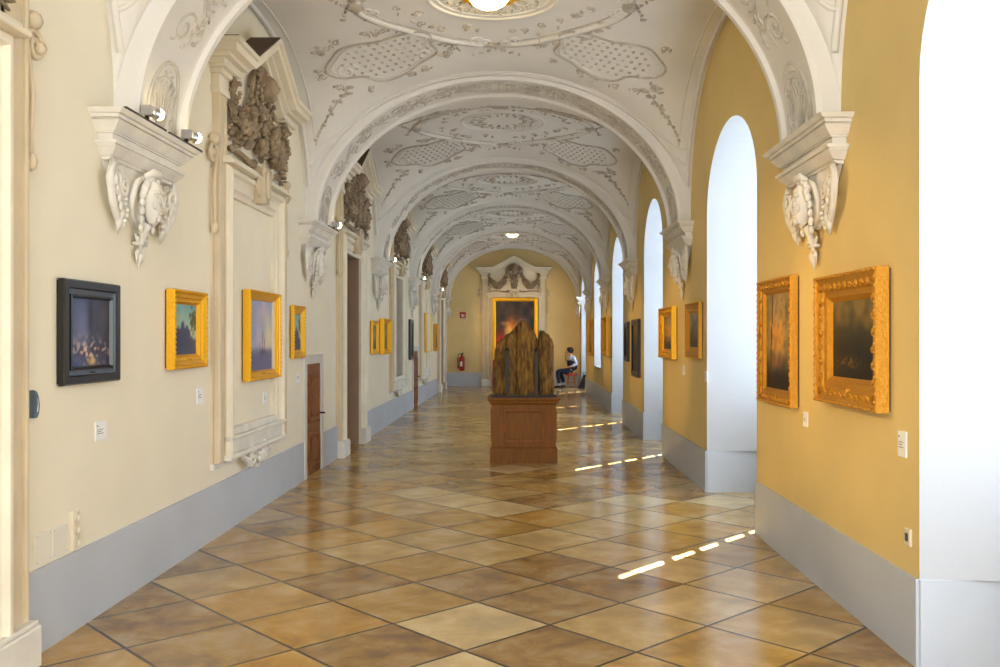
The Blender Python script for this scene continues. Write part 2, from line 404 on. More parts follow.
# left wall with its openings (y0, y1, z0, z1)
PORT = [3.45 + 4.95 * k for k in range(6)]; PORT[0] = 3.45
HO = .66
openL = [(PORT[0] - HO, PORT[0] + HO, 0, 2.8), (PORT[2] - HO, PORT[2] + HO, 0, 2.8), (PORT[3] - HO, PORT[3] + HO, .85, 2.8), (PORT[5] - HO, PORT[5] + HO, 0, 2.8)]
SD = [(10.5, 11.24), (20.96, 21.85)]
mw, md = MB(), MB(); y = Y0
allL = sorted(openL + [(a, b, 0, 1.3) for a, b in SD])
for a, b, z0, z1 in allL:
    mw.box(XL - .5, XL, y, a, 0, 5.3); md.box(XL - .02, XL + .018, y, a, 0, DADO)
    mw.box(XL - .5, XL, a, b, z1, 5.3)
    if z0 > 0: mw.box(XL - .5, XL, a, b, 0, z0); md.box(XL - .02, XL + .018, a, b, 0, DADO)
    y = b
mw.box(XL - .5, XL, y, YE + .3, 0, 5.3); md.box(XL - .02, XL + .018, y, YE, 0, DADO)
wl = mw.build('wall_left', 'wall_l', kind='structure'); md.build('baseboard_left', 'dado', kind='structure')
# right wall with arched window recesses (y0, y1, sill)
WIN = [(2.52, 4.48, 0), (7.57, 9.6, 0), (12.6, 14.5, 0), (17.5, 19.55, 0), (22.4, 24.35, .87), (27.55, 29.5, 0)]
SPR, RISE, DEEP = 2.86, .77, .9
mw, md = MB(), MB(); y = Y0
for k, (a, b, s) in enumerate(WIN):
    c, h = (a + b) / 2, (b - a) / 2
    mw.add([(XR, y, 0), (XR, a, 0), (XR, a, 5.3), (XR, y, 5.3)], [(0, 1, 2, 3)]); md.box(XR - .018, XR + .002, y, a, 0, DADO)
    arc = [(c - h * math.cos(PI * i / 24), SPR + RISE * math.sin(PI * i / 24)) for i in range(25)]
    for (ya, za), (yb, zb) in zip(arc, arc[1:]):
        mw.add([(XR, ya, za), (XR, yb, zb), (XR, yb, 5.3), (XR, ya, 5.3)], [(0, 1, 2, 3)])
    if s > 0:
        mw.add([(XR, a, 0), (XR, b, 0), (XR, b, s), (XR, a, s)], [(0, 1, 2, 3)]); md.box(XR - .018, XR + .002, a, b, 0, DADO)
    # recess
    sp = .07; XO = XR + DEEP; f = (h - sp) / h
    rm = MB(); sill = max(s, 0)
    low = max(sill, DADO)
    inn = [(a, low)] + arc + [(b, low)]
    o_ = [(c + (yy - c) * f, zz if zz <= SPR else SPR + (zz - SPR) * f) for yy, zz in inn]
    for i in range(len(inn) - 1):
        (y1, z1), (y2, z2) = inn[i], inn[i + 1]; (y3, z3), (y4, z4) = o_[i], o_[i + 1]
        rm.add([(XR, y1, z1), (XR, y2, z2), (XO, y4, z4), (XO, y3, z3)], [(0, 1, 2, 3)])
    win = rm.build('window_%d' % (k + 1), 'reveal', kind='structure')
    dm = MB(); bs = MB(); g0, g1 = c - (h - sp), c + (h - sp)
    if s == 0:
        dm.box(XR + .0, XO, a - .02, a + .012, 0, DADO); dm.box(XR, XO, b - .012, b + .02, 0, DADO)
        dm.box(XO - .03, XO, g0, g1, 0, DADO); dm.build('recess_dado', 'dado', win)
        bs.box(XO - .02, XO + .12, g0, g1, DADO, .88); bs.box(XO - .06, XO + .12, g0, g1, .88, .92)
    else:
        bs.box(XR - .0, XO + .12, g0 - sp, g1 + sp, s - .04, s)
    bs.build('window_sill', 'reveal', win)
    zb = max(.92, s)
    def rim(yy): return SPR + RISE * f * math.sqrt(max(0, 1 - ((yy - c) / (h - sp)) ** 2))
    for sgn in (-1, 1):   # a pair of thin white curtains, not quite closed
        cm = MB(); ya, yb = (g0, a + 1.06) if sgn < 0 else (a + 1.145, g1)
        def fold(s_, t_):
            yy = ya + (yb - ya) * s_; zt = rim(yy); return (XO - .02 + .012 * math.sin(s_ * 38), yy, zb + (zt - zb) * t_)
        cm.grid(40, 6, fold); cm.build('curtain', 'curtain', win, True)
    fm = MB()
    for yy in (g0, c - .02, g1 - .05): fm.box(XO + .07, XO + .12, yy, yy + (.04 if yy == c - .02 else .05), zb, min(rim(yy + .02), 3.4) if yy != c - .02 else zb + .02)
    for i in range(1, 6):
        zz = zb + .42 * i; fm.box(XO + .07, XO + .12, g0, g1, zz, zz + (.075 if i % 2 else .035))
    fm.prism([(-1, 0)], 0, 0) if False else None
    fm.build('window_frame', 'wframe', win)
    gm = MB(); gm.add([(XO + .09, g0, zb), (XO + .09, g1, zb), (XO + .09, g1, 3.6), (XO + .09, g0, 3.6)], [(0, 1, 2, 3)]); gm.build('pane', 'glass', win)
    y = b
mw.add([(XR, y, 0), (XR, YE, 0), (XR, YE, 5.3), (XR, y, 5.3)], [(0, 1, 2, 3)]); md.box(XR - .018, XR + .002, y, YE, 0, DADO)
# outer skin of the wall, pierced by the windows
y = Y0; XO = XR + DEEP
for k, (a, b, s) in enumerate(WIN):
    c, h = (a + b) / 2, (b - a) / 2 - .07; a2, b2 = c - h, c + h
    mw.box(XO + .001, XO + .12, y, a2, 0, 5.3)
    if s: mw.box(XO + .001, XO + .12, a2, b2, 0, s - .04)
    arc = [(c - h * math.cos(PI * i / 16), SPR + .7 * math.sin(PI * i / 16)) for i in range(17)]
    for (ya, za), (yb, zb_) in zip(arc, arc[1:]): mw.add([(XO + .001, ya, za), (XO + .001, yb, zb_), (XO + .001, yb, 5.3), (XO + .001, ya, 5.3)], [(0, 1, 2, 3)])
    y = b2
mw.box(XO + .001, XO + .12, y, YE + .3, 0, 5.3)
mw.build('wall_right', 'wall_r', kind='structure'); md.build('baseboard_right', 'dado', kind='structure')
m = MB(); m.box(XL - .5, XO + .12, YE, YE + .3, 0, 5.3); m.build('wall_end', 'wall_e', kind='structure')
m = MB(); m.box(XL, XR, YE - .018, YE + .002, 0, DADO + .03); m.build('baseboard_end', 'dado', kind='structure')
# roof slab over the vaults keeps the sky out
m = MB(); m.box(XL - .5, XO + .12, Y0, YE + .3, 5.3, 5.4); m.build('ceiling_slab', 'vault', kind='structure')
VM, (SM, SM2), BM_, BRM = vault_mesh(), stucco_mesh(), band_mesh(), band_relief_mesh()
for k in range(-1, 6):
    yc = 6.0 - BAY / 2 + BAY * k
    o = bpy.data.objects.new('ceiling', VM); COL.objects.link(o); o.location = (XC, yc, 0); tag(o, kind='structure')
    if k >= 0:
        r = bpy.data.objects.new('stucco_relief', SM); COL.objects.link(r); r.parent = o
        r = bpy.data.objects.new('stucco_moulding', SM2); COL.objects.link(r); r.parent = o
for k in range(-1, 6):
    o = bpy.data.objects.new('trim_%d' % (k + 2), BM_); COL.objects.link(o); o.location = (XC, 6.0 + BAY * k, 0); tag(o, kind='structure')
    if k >= 0:
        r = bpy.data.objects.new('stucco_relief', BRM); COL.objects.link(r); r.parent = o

# ------------------------------------------------------------------ corbels   local: front -y, along the wall = x, origin at wall, z world
def make_corbel():
    t = thing('wall_corbel', (0, 0, 0))
    def tray(m, hw, pr, z0, z1, c=0):
        vs = [(-hw, 0, z0), (-hw, -pr, z0), (hw, -pr, z0), (hw, 0, z0)]; h2 = hw + c; p2 = pr + c
        vs += [(-h2, 0, z1), (-h2, -p2, z1), (h2, -p2, z1), (h2, 0, z1)]
        m.add(vs, [(0, 1, 2, 3), (7, 6, 5, 4), (0, 4, 5, 1), (1, 5, 6, 2), (2, 6, 7, 3), (3, 7, 4, 0)])
    m = MB(); tray(m, .63, .18, 2.885, 2.91, .02); tray(m, .605, .16, 2.865, 2.885); tray(m, .60, .155, 2.855, 2.865, -.015); tray(m, .545, .11, 2.80, 2.855, .045); tray(m, .535, .10, 2.79, 2.80); tray(m, .515, .085, 2.745, 2.79)
    tray(m, .555, .125, 2.725, 2.745, .005); tray(m, .54, .11, 2.715, 2.725); tray(m, .49, .07, 2.665, 2.715, .045); tray(m, .47, .06, 2.645, 2.665); m.build('cornice', 'stucco', t)
    # tapering body
    m = MB()
    def body(s, q):
        z = 2.54 - .30 * q; hw = .38 * (1 - q ** 1.3) + .05; x = (s * 2 - 1) * hw
        d = (.075 + .04 * math.sin(q * PI)) * max(0, 1 - abs(s * 2 - 1) ** 3) * (1 - .35 * q) + .012 * math.sin(s * 40)
        return (x, -max(0, d), z)
    m.grid(30, 12, body); m.build('body', 'stucco', t, True)
    for s in (-1, 1):
        m = MB()   # big side volute, seen edge-on as an S scroll
        for off in (0, .045):
            sp_ = [(s * x, -.10 - off * .4, z) for x, z in spiral(.40, 2.44, .085, 1.6, PI / 2, -1)]
            m.tube(sp_, .02, 6)
        m.tube([(s * .42, -.10, 2.53), (s * .47, -.11, 2.44), (s * .43, -.10, 2.34), (s * .33, -.07, 2.26), (s * .28, -.05, 2.21)], [.03, .035, .032, .03, .01], 8)
        for k in range(6): m.blob((s * (.43 - .03 * k), -.135 + .008 * k, 2.44 - .04 * k), (.022, .02, .03))
        m.tube([(s * .30, -.06, 2.30), (s * .32, -.08, 2.24), (s * .30, -.05, 2.18)], [.03, .035, .004], 7)
        # drapery and leaves
        m.tube([(s * .10, -.16, 2.50), (s * .18, -.15, 2.46), (s * .215, -.13, 2.38), (s * .18, -.10, 2.30), (s * .10, -.09, 2.24)], [.015, .022, .024, .02, .01], 7)
        m.tube([(s * x, -.12, z) for x, z in spiral(.30, 2.42, .05, 1.4, 0, -1)], .014, 6)
        for k in range(5): m.blob((s * (.27 + .02 * math.sin(k * 2)), -.11, 2.36 - .028 * k), (.02, .025, .014))
        m.build('volute', 'stucco', t, True)
    m = MB()   # mask head
    def head(s, q):
        a = 2 * PI * s; b = PI * q; x = math.sin(b) * math.sin(a); y_ = -math.sin(b) * math.cos(a); z = math.cos(b)
        rx, ry, rz = .078, .095, .118
        if z < 0: rx *= 1 + z * .45
        f = 1
        if y_ < -.3:
            f += .05 * math.exp(-((z - .34) / .12) ** 2)
            f -= .14 * math.exp(-(((abs(x) - .35) / .15) ** 2 + ((z - .12) / .1) ** 2)); f -= .07 * math.exp(-((x / .3) ** 2 + ((z + .48) / .05) ** 2)); f += .05 * math.exp(-((x / .25) ** 2 + ((z + .6) / .1) ** 2))
        return (x * rx * (1 if f > 1.1 else f), -.175 + y_ * ry * f, 2.38 + z * rz)
    m.grid(24, 18, head)
    m.tube([(0, -.262, 2.425), (0, -.285, 2.385), (0, -.298, 2.362), (0, -.275, 2.352)], [.008, .012, .016, .010], 8)
    for q in (-1, 1):
        m.tube([(q * .012, -.272, 2.425), (q * .035, -.272, 2.432), (q * .06, -.24, 2.418)], [.009, .011, .008], 6)
        m.blob((q * .032, -.258, 2.402), (.015, .011, .009), None, 8, 6); m.blob((q * .045, -.24, 2.355), (.022, .022, .024), None, 8, 6)
        m.blob((q * .014, -.273, 2.372), (.009, .010, .007), None, 6, 4)
    m.tube([(-.026, -.258, 2.330), (0, -.272, 2.334), (.026, -.258, 2.330)], [.004, .008, .004], 6); m.tube([(-.02, -.255, 2.318), (0, -.268, 2.315), (.02, -.255, 2.318)], [.004, .009, .004], 6)
    m.blob((0, -.245, 2.288), (.022, .022, .018), None, 8, 6)
    hd = m.build('mask_head', 'stucco', t, True)
    m = MB()
    for k in range(13):
        a = PI * k / 12; m.blob((.105 * math.cos(a), -.17 - .015 * math.sin(k * 2), 2.41 + .105 * math.sin(a)), (.028, .04, .028))
    for s in (-1, 1):
        for k in range(4): m.blob((s * (.105 - .008 * k), -.15 + .01 * k, 2.37 - .045 * k), (.02, .03, .026))
    m.tube([(-.12, -.18, 2.50), (-.05, -.22, 2.53), (.05, -.22, 2.53), (.12, -.18, 2.50)], [.01, .025, .025, .01], 6)
    m.build('curled_hair', 'stucco', hd, True)
    m = MB()   # hanging leaf tail
    m.tube([(0, -.12, 2.27), (0, -.09, 2.22), (0, -.06, 2.15), (0, -.05, 2.11)], [.05, .035, .022, .02], 8)
    for s in (-1, 1):
        m.tube([(s * .02, -.06, 2.19), (s * .07, -.07, 2.175), (s * .085, -.06, 2.20)], [.018, .018, .008], 6)
        m.tube([(s * .01, -.05, 2.12), (s * .055, -.06, 2.10), (s * .04, -.05, 2.05)], [.02, .018, .004], 6)
    m.box(-.07, .07, -.085, -.02, 2.145, 2.16); m.tube([(0, -.05, 2.12), (0, -.055, 2.08), (0, -.04, 2.02)], [.02, .028, .004], 7)
    m.build('leaf_pendant', 'stucco', t, True)
    def shape(o):
        for v in o.data.vertices:
            x, y_, z = v.co; v.co = (x * 1.08, y_ * .62, 2.04 + (z - 2.02) * 1.175)
        for c in o.children: shape(c)
    for c in t.children:
        if not c.name.startswith('cornice'): shape(c)
    return t
corb = make_corbel(); first = True
ordn = ['nearest the camera', 'second along from the camera', 'third along from the camera', 'fourth along from the camera', 'fifth along from the camera']
for side in ('left', 'right'):
    for k in range(6):
        yk = ARCH[k] if k < 5 else YE - .62
        o = corb if first else copy_tree(corb); first = False
        o.location = (XL if side == 'left' else XR, yk - (.12 if side == 'left' and k < 5 else 0), 0); o.rotation_euler = (0, 0, PI / 2 if side == 'left' else -PI / 2)
        where = ordn[k] if k < 5 else 'last one, tucked against the end wall'
        extra = {('left', 0): ', above the black framed picture', ('right', 0): ', above the two big gilt frames', ('left', 1): ', above the little wooden door'}.get((side, k), '')
        tag(o, 'carved stucco corbel on %s wall, %s%s' % (side, where, extra), 'corbel', 'stucco corbels under the arches')

# ------------------------------------------------------------------ portals     local: front -y, x along the wall
def cornice_path(m, path, steps, lift=0):
    for pr, h0, h1 in steps:
        top = [(x, z + h1) for x, z in path]; bot = [(x, z + h0) for x, z in path]
        for i in range(len(path) - 1):
            m.prism([bot[i], bot[i + 1], top[i + 1], top[i]], -pr, 0)
def make_portal(kind, loc, rz, label, cat='doorway', carve=True, base=0.0):
    t = thing('stone_portal', loc, rz, label, cat)
    zb = 0 if kind == 'door' else .60
    # outer pilaster strips
    for s in (-1, 1):
        m = MB(); x0, x1 = sorted((s * .86, s * 1.04)); e0, e1 = sorted((s * 1.02, s * 1.05)); g0, g1 = sorted((s * .86, s * .885)); k0, k1 = sorted((s * 1.045, s * 1.09))
        m.box(x0, x1, -.045, 0, zb, 3.62); m.bbox(e0, e1, -.065, 0, zb, 3.62); m.bbox(g0, g1, -.06, 0, zb, 3.62); m.box(k0, k1, -.016, 0, zb, 2.95)
        m.build('pilaster_strip', 'stone2', t)
        m = MB()
        for i, (w, p, z0, z1) in enumerate(((.02, .08, 3.55, 3.60), (.0, .07, 3.60, 3.70), (.03, .10, 3.70, 3.74), (.06, .14, 3.74, 3.80))):
            a, b = sorted((s * (.84 - w), s * (1.075 + w))); m.bbox(a, b, -p, 0, z0, z1)
        m.build('capital', 'stone', t)
        if kind == 'door':
            m = MB(); a, b = sorted((s * .65, s * 1.07)); m.bbox(a, b, -.115, 0, 0, .20, .008); m.bbox(a + .01, b - .01, -.105, 0, .20, .225); m.build('plinth', 'stucco', t)
        # scroll beside the casing
        m = MB(); pts = [(s * x, -.04, z) for x, z in spiral(1.145, 3.05, .085, 1.7, PI, -1)]
        m.tube(pts[::-1] + [(s * 1.08, -.04, 2.98), (s * 1.12, -.04, 2.80), (s * 1.10, -.04, 2.60), (s * 1.11, -.04, 2.45)], .016, 7)
        m.blob((s * 1.12, -.04, 3.17), (.06, .05, .05)); m.blob((s * 1.18, -.045, 3.05), .035); m.blob((s * 1.11, -.04, 2.47), (.03, .03, .05))
        m.build('side_scroll', 'stone2', t, True)
    # casing with mitred moulding
    m = MB(); top = 3.02
    prof = [(0, 0), (0, -.06), (.015, -.085), (.04, -.10), (.065, -.10), (.08, -.07), (.11, -.055), (.17, -.055), (.19, -.035), (.235, -.035), (.235, 0)]
    ow = .88
    pts = [(-ow, zb - (0 if kind == 'door' else 0)), (-ow, top), (ow, top), (ow, zb)]
    n = len(prof); vs = []
    for (x, z) in pts:
        for i, yy in prof:
            zz = z - i if z == top else z
            vs.append((x + (i if x < 0 else -i), yy, zz))
    fs = [(k * n + j, (k + 1) * n + j, (k + 1) * n + (j + 1) % n, k * n + (j + 1) % n) for k in range(3) for j in range(n)]
    fs += [tuple(range(n)), tuple(range(3 * n, 4 * n))]
    m.add(vs, fs); m.build('casing', 'stone', t)
    m = MB(); m.bbox(-.93, .93, -.14, 0, 3.02, 3.05); m.bbox(-.91, .91, -.11, 0, 3.05, 3.08); m.build('lintel_moulding', 'stone', t)
    if kind != 'door':
        m = MB(); m.bbox(-.89, .89, -.105, 0, .60, .64, .01); m.bbox(-.87, .87, -.075, 0, .64, .76, .01); m.bbox(-.885, .885, -.105, 0, .76, .79, .01); m.bbox(-.66, .66, -.06, 0, .79, .85)
        m.bbox(-1.09, 1.09, -.03, 0, .55, .60); m.build('window_sill' if kind == 'window' else 'sill', 'stucco', t)
        m = MB(); rr = random.Random(9)
        for s in (-1, 1):
            m.tube([(s * x, -.07, z) for x, z in spiral(.17, .56, .10, 1.6, PI / 2, -1)], .016, 6)
            m.tube([(s * x, -.06, z) for x, z in bez([(.16, .48), (.3, .44), (.36, .62), (.52, .60)], 8)], [.02, .022, .022, .02, .018, .016, .012, .010, .006], 6)
            m.tube([(s * x, -.06, z) for x, z in spiral(.40, .585, .05, 1.3, -PI / 2, 1)], .014, 6)
            for k in range(5): m.blob((s * (.25 + .05 * k), -.06, .53 + .012 * k), (.03, .025, .018), Matrix.Rotation(-s * .6, 3, 'Y'))
        for k in range(5): a = PI * (k + .5) / 5; m.tube([(0, -.07, .47), (.10 * math.cos(a), -.10, .50 + .10 * math.sin(a))], [.015, .028], 6)
        m.blob((0, -.05, .47), (.03, .04, .05)); m.build('scroll_ornament', 'stucco', t, True)
    # frieze field behind the carving, pediment
    P = [(-1.27, 3.80), (-.70, 3.80), (0, 4.17), (.70, 3.80), (1.30, 3.80)]
    m = MB(); m.prism([(-.89, 3.08), (.89, 3.08), (.89, 3.80), (.69, 3.80), (0, 4.18), (-.69, 3.80), (-.89, 3.80)], -.03, 0); m.build('frieze_panel', 'stone', t)
    m = MB(); Q = lambda e: [(-1.25 + e, 3.79), (-.69, 3.79), (0, 4.17), (.69, 3.79), (1.25 - e, 3.79)]
    cornice_path(m, Q(.10), [(.13, -.03, .02)]); cornice_path(m, Q(.06), [(.18, .02, .05)]); cornice_path(m, Q(.02), [(.25, .05, .11)]); cornice_path(m, Q(0), [(.28, .11, .15)])
    m.build('pediment', 'stone', t)
    m = MB(); cornice_path(m, Q(0.01), [(.27, .15, .16)]); m.build('flashing', 'flash', t)
    # keystone
    m = MB(); m.prism([(-.11, 3.14), (-.085, 2.82), (.085, 2.82), (.11, 3.14)], -.15, 0); m.prism([(-.07, 3.10), (-.05, 2.86), (.05, 2.86), (.07, 3.10)], -.17, -.15)
    for s in (-1, 1): m.tube([(s * x, -.15, z) for x, z in spiral(.13, 3.10, .05, 1.2, PI / 2, -s if s > 0 else 1)], .014, 6); m.tube([(s * .13, -.12, 3.05), (s * .17, -.11, 2.96), (s * .12, -.12, 2.86)], [.02, .03, .01], 6)
    m.build('keystone', 'stone2', t, True)
    # festoons of fruit and leaves
    rr = random.Random(17)
    for s in (-1, 1):
        m = MB()
        for k in range(34):
            q = k / 33; x = s * (.17 + .64 * q); z = 3.92 - .26 * q - .46 * math.sin(PI * q) ** .8
            w = .035 + .045 * math.sin(PI * q)
            for j in range(5):
                an = rr.uniform(0, 2 * PI); m.blob((x + w * math.cos(an), -.06 - rr.uniform(0, .10), z + w * math.sin(an)), (w * rr.uniform(.3, .5), w * .5, w * rr.uniform(.5, .9)), Matrix.Rotation(rr.uniform(0, 3), 3, 'Y'), 5, 4)
        m.build('fruit_garland', 'carving', t, True)
        m = MB()    # ribbons and drops at the ends
        for k in range(22): m.blob((s * (.80 + rr.uniform(-.04, .04)), -.06 - rr.uniform(0, .06), 3.74 - .028 * k), (.032 * (1 - k / 30), .035, .03), Matrix.Rotation(rr.uniform(0, 3), 3, 'Y'), 5, 4)
        m.tube([(s * .80, -.08, 3.76), (s * .86, -.13, 3.66), (s * .82, -.08, 3.54), (s * .87, -.10, 3.42)], [.025, .015, .02, .006], 6)
        m.tube([(s * .16, -.08, 4.0), (s * .28, -.10, 3.86), (s * .24, -.08, 3.70), (s * .32, -.08, 3.56)], [.02, .025, .02, .006], 6)
        m.tube([(s * x, -.08, z) for x, z in bez([(.16, 3.16), (.4, 3.08), (.5, 3.22), (.84, 3.12)], 12)], [.035, .034, .032, .03, .03, .028, .026, .024, .022, .02, .018, .014, .008], 6)
        m.build('ribbon_drop', 'carving', t, True)
    m = MB()  # head with shell and leaf mass in the middle
    def hf(s_, q_):
        a = 2 * PI * s_; b = PI * q_; x = math.sin(b) * math.sin(a); y_ = -math.sin(b) * math.cos(a); z = math.cos(b); f = 1
        if y_ < -.3: f += .28 * math.exp(-((x / .16) ** 2 + ((z + .08) / .2) ** 2)) - .16 * math.exp(-(((abs(x) - .35) / .16) ** 2 + ((z - .12) / .12) ** 2)) - .08 * math.exp(-((x / .3) ** 2 + ((z + .48) / .06) ** 2))
        return (x * .085, -.15 + y_ * .10 * f, 3.86 + z * .12)
    m.grid(20, 14, hf)
    for k in range(11): a = PI * (k - 1) / 8; m.tube([(0, -.08, 3.87), (.16 * math.cos(a), -.11, 3.89 + .15 * math.sin(a)), (.19 * math.cos(a), -.08, 3.89 + .18 * math.sin(a))], [.02, .03, .012], 6)
    for k in range(80):
        q = rr.random(); m.blob((rr.uniform(-.15, .15) * (1 - .45 * q), -.05 - rr.uniform(0, .10), 3.74 - .50 * q), (rr.uniform(.015, .028), .035, rr.uniform(.03, .06)), Matrix.Rotation(rr.uniform(-1.2, 1.2), 3, 'Y'), 5, 4)
    m.build('mask_and_leaves', 'carving', t, True)
    # what fills the opening
    if kind == 'door':
        m = MB()
        m.box(-.66, -.64, 0, .5, 0, 2.8); m.box(.64, .66, 0, .5, 0, 2.8); m.box(-.66, .66, 0, .5, 2.78, 2.8); m.build('door_reveal', 'taupe', t)
        for s in (-1, 1):
            m = MB(); a, b = sorted((0, s * .64)); m.box(a + .003, b - .003, .42, .47, .01, 2.78)
            for z0, z1 in ((.2, .75), (.85, 1.75), (1.85, 2.6)):
                m.ring(.46, z1 - z0, [(0, .42), (0, .40), (.03, .395), (.05, .42)], (z0 + z1) / 2)
                vv = m.v[-16:]; m.v[-16:] = [(x + s * .32, y_, z) for x, y_, z in vv]
            d = m.build('door_leaf', 'dkdoor', t)
            m = MB(); m.lathe([(.02, 0), (.025, .02), (.012, .03)], (0, 0, 0), 10); m.v = [(x + s * .07, .41 - z, y_ + 1.05) for x, y_, z in m.v]; m.build('door_knob', 'iron', d, True)
    elif kind == 'window':
        m = MB(); m.box(-.66, -.64, 0, .3, .85, 2.8); m.box(.64, .66, 0, .3, .85, 2.8); m.box(-.66, .66, 0, .3, 2.78, 2.8); m.box(-.66, .66, 0, .3, .83, .85); m.build('window_reveal', 'stucco', t)
        f = MB(); f.ring(1.28, 1.94, [(0, .30), (0, .24), (.06, .24), (.06, .30)], 1.82)
        f.box(-.02, .02, .25, .29, .9, 2.75)
        for i in range(1, 5): f.box(-.63, .63, .255, .285, .87 + .385 * i - .012, .87 + .385 * i + .012)
        fr = f.build('window_frame', 'iron', t)
        g = MB(); g.box(-.62, .62, .268, .275, .88, 2.76); g.build('pane', 'dkglass', fr)
    return t
LW, RW = PI / 2, -PI / 2
make_portal('door', (XL, PORT[0], 0), LW, 'pale stone doorway casing cut off by the left edge of the photo')
make_portal('niche', (XL, PORT[1], 0), LW, 'blind stone portal on left wall around a gilt harbour picture, festoons above', 'portal')
make_portal('door', (XL, PORT[2], 0), LW, 'stone portal with open brown reveal and dark door, just beyond the little wooden door')
make_portal('window', (XL, PORT[3], 0), LW, 'stone portal framing a dark barred window above a scroll ornament on left wall', 'window')
make_portal('niche', (XL, PORT[4], 0), LW, 'blind stone portal with gilt picture on left wall beyond the second small door', 'portal')
make_portal('door', (XL, PORT[5], 0), LW, 'last stone doorway on the left wall, next to the end wall')
endp = make_portal('door', (-.23, YE, 0), 0, 'stone portal with festooned pediment on the end wall around the altar painting')

# ------------------------------------------------------------------ small wooden doors in the left wall
def small_door(a, b, label):
    t = thing('small_door', (XL, (a + b) / 2, 0), LW, label, 'door'); hw = (b - a) / 2; H = 1.30
    m = MB()
    for s in (-1, 1): x0, x1 = sorted((s * (hw), s * (hw + .12))); m.bbox(x0, x1, -.03, 0, 0, H + .11, .006)
    m.bbox(-hw, hw, -.03, 0, H, H + .11, .006); m.build('door_surround', 'surround', t)
    m = MB(); m.box(-hw + .005, hw - .005, -.012, .03, .01, H - .005)
    for z0, z1 in ((.10, .50), (.62, 1.18)):
        m.ring(2 * hw - .24, z1 - z0, [(0, -.012), (.0, -.03), (.02, -.036), (.045, -.03), (.06, -.012)], (z0 + z1) / 2)
        w2 = hw - .21; pts = [(x, z) for x, z in [(-w2, z0 + .10), (-w2 * .5, z0 + .07), (w2 * .5, z0 + .07), (w2, z0 + .10), (w2, z1 - .10), (w2 * .5, z1 - .06), (-w2 * .5, z1 - .06), (-w2, z1 - .10)]]
        m.prism(pts, -.03, -.01)
    d = m.build('door_leaf', 'door', t)
    m = MB(); m.box(hw - .09, hw - .05, -.022, -.010, .60, .76); m.tube([(hw - .07, -.02, .70), (hw - .07, -.06, .70), (hw - .0, -.065, .695), (hw + .03, -.06, .69)], .011, 8); m.build('door_handle', 'iron', d, True)
    m = MB()
    for z in (.2, 1.08): m.tube([(-hw + .004, -.02, z - .05), (-hw + .004, -.02, z + .05)], .012, 8); m.box(-hw, -hw + .12, -.017, -.01, z - .015, z + .015)
    m.build('hinges', 'iron', d)
    return t
small_door(*SD[0], 'small brown panelled wooden door with black handle in a grey surround, nearer of the two low doors')
small_door(*SD[1], 'small brown wooden door low in the left wall beyond the dark barred window, farther of the two low doors')

# ------------------------------------------------------------------ paintings
def nz(x, y, s=1, o=0): return noise.noise(Vector((x * s + o, y * s - o, o * 1.7)))
def mixc(a, b, t): t = max(0, min(1, t)); return tuple(p + (q - p) * t for p, q in zip(a, b))
def sp(u, v, cx, cy, rx, ry): return math.exp(-(((u - cx) / rx) ** 2 + ((v - cy) / ry) ** 2))
def art_interior(u, v):
    c = mixc((70, 84, 128), (44, 46, 56), u * .9 + nz(u, v, 5) * .4); c = mixc(c, (122, 128, 158), .8 * sp(u, v, .3, .45, .25, .5)); c = mixc(c, (34, 40, 50), .85 * sp(u, v, .52, .75, .07, .4)); c = mixc(c, (96, 80, 78), .6 * sp(u, v, .85, .75, .2, .3))
    k = nz(u, v * 1.2, 11, 3) + nz(u, v, 19, 5) * .7; w = sp(u, v, .5, .22, .6, .17)
    c = mixc(c, (226, 196, 160) if k > .18 else ((190, 66, 52) if k > .05 else ((190, 138, 70) if k > -.05 else (58, 52, 70))), w * min(1, abs(k) * 3.2)); c = mixc(c, (236, 188, 110), .9 * sp(u, v, .55, .08, .09, .06)); return mixc(c, (60, 70, 118), .7 * sp(u, v, .1, .1, .2, .12))
def art_trees(u, v):
    c = mixc((206, 204, 160), (112, 170, 170), (v - .35) * 1.7 + nz(u, v, 4) * .3); h = .42 + .22 * math.sin(u * 3.6) + .16 * nz(u, v, 9, 2)
    c = mixc(c, (52, 62, 92), (h - v) * 9); t = sp(u, v, .88, .68, .18, .24) + .5 * nz(u, v, 12, 6); return mixc(mixc(c, (76, 76, 40), (t - .35) * 3), (88, 92, 122), .5 * sp(u, v, .3, .05, .5, .07))
def art_harbour(u, v):
    c = mixc((150, 160, 196), (206, 182, 190), nz(u, v, 4, 1) * 1.2 + .45); c = mixc(c, (220, 210, 160), .8 * sp(u, v, .85, .5, .2, .3)); c = mixc(c, (98, 98, 138), (.34 + .05 * nz(u, v, 8) - v) * 9)
    for x, h in ((.62, .55), (.68, .46), (.5, .40)): c = mixc(c, (66, 56, 84), .8 * (1 if abs(u - x) < .016 and .25 < v < h else 0))
    c = mixc(c, (70, 54, 76), .8 * sp(u, v, .64, .26, .12, .04)); return mixc(c, (170, 150, 140), .5 * sp(u, v, .2, .8, .14, .16))
def art_dark(u, v):
    c = mixc((62, 58, 36), (140, 116, 60), (v - .62) * 3 + nz(u, v, 6, 2) * .8); c = mixc(c, (150, 116, 52), .7 * sp(u, v, .86, .74, .2, .07)); c = mixc(c, (30, 30, 22), (.62 + .15 * nz(u, v, 5, 4) - v) * 3.4)
    k = nz(u, v, 22, 7); return mixc(c, (184, 120, 50), sp(u, v, .35, .2, .3, .07) * max(0, k * 2.4 + .2))
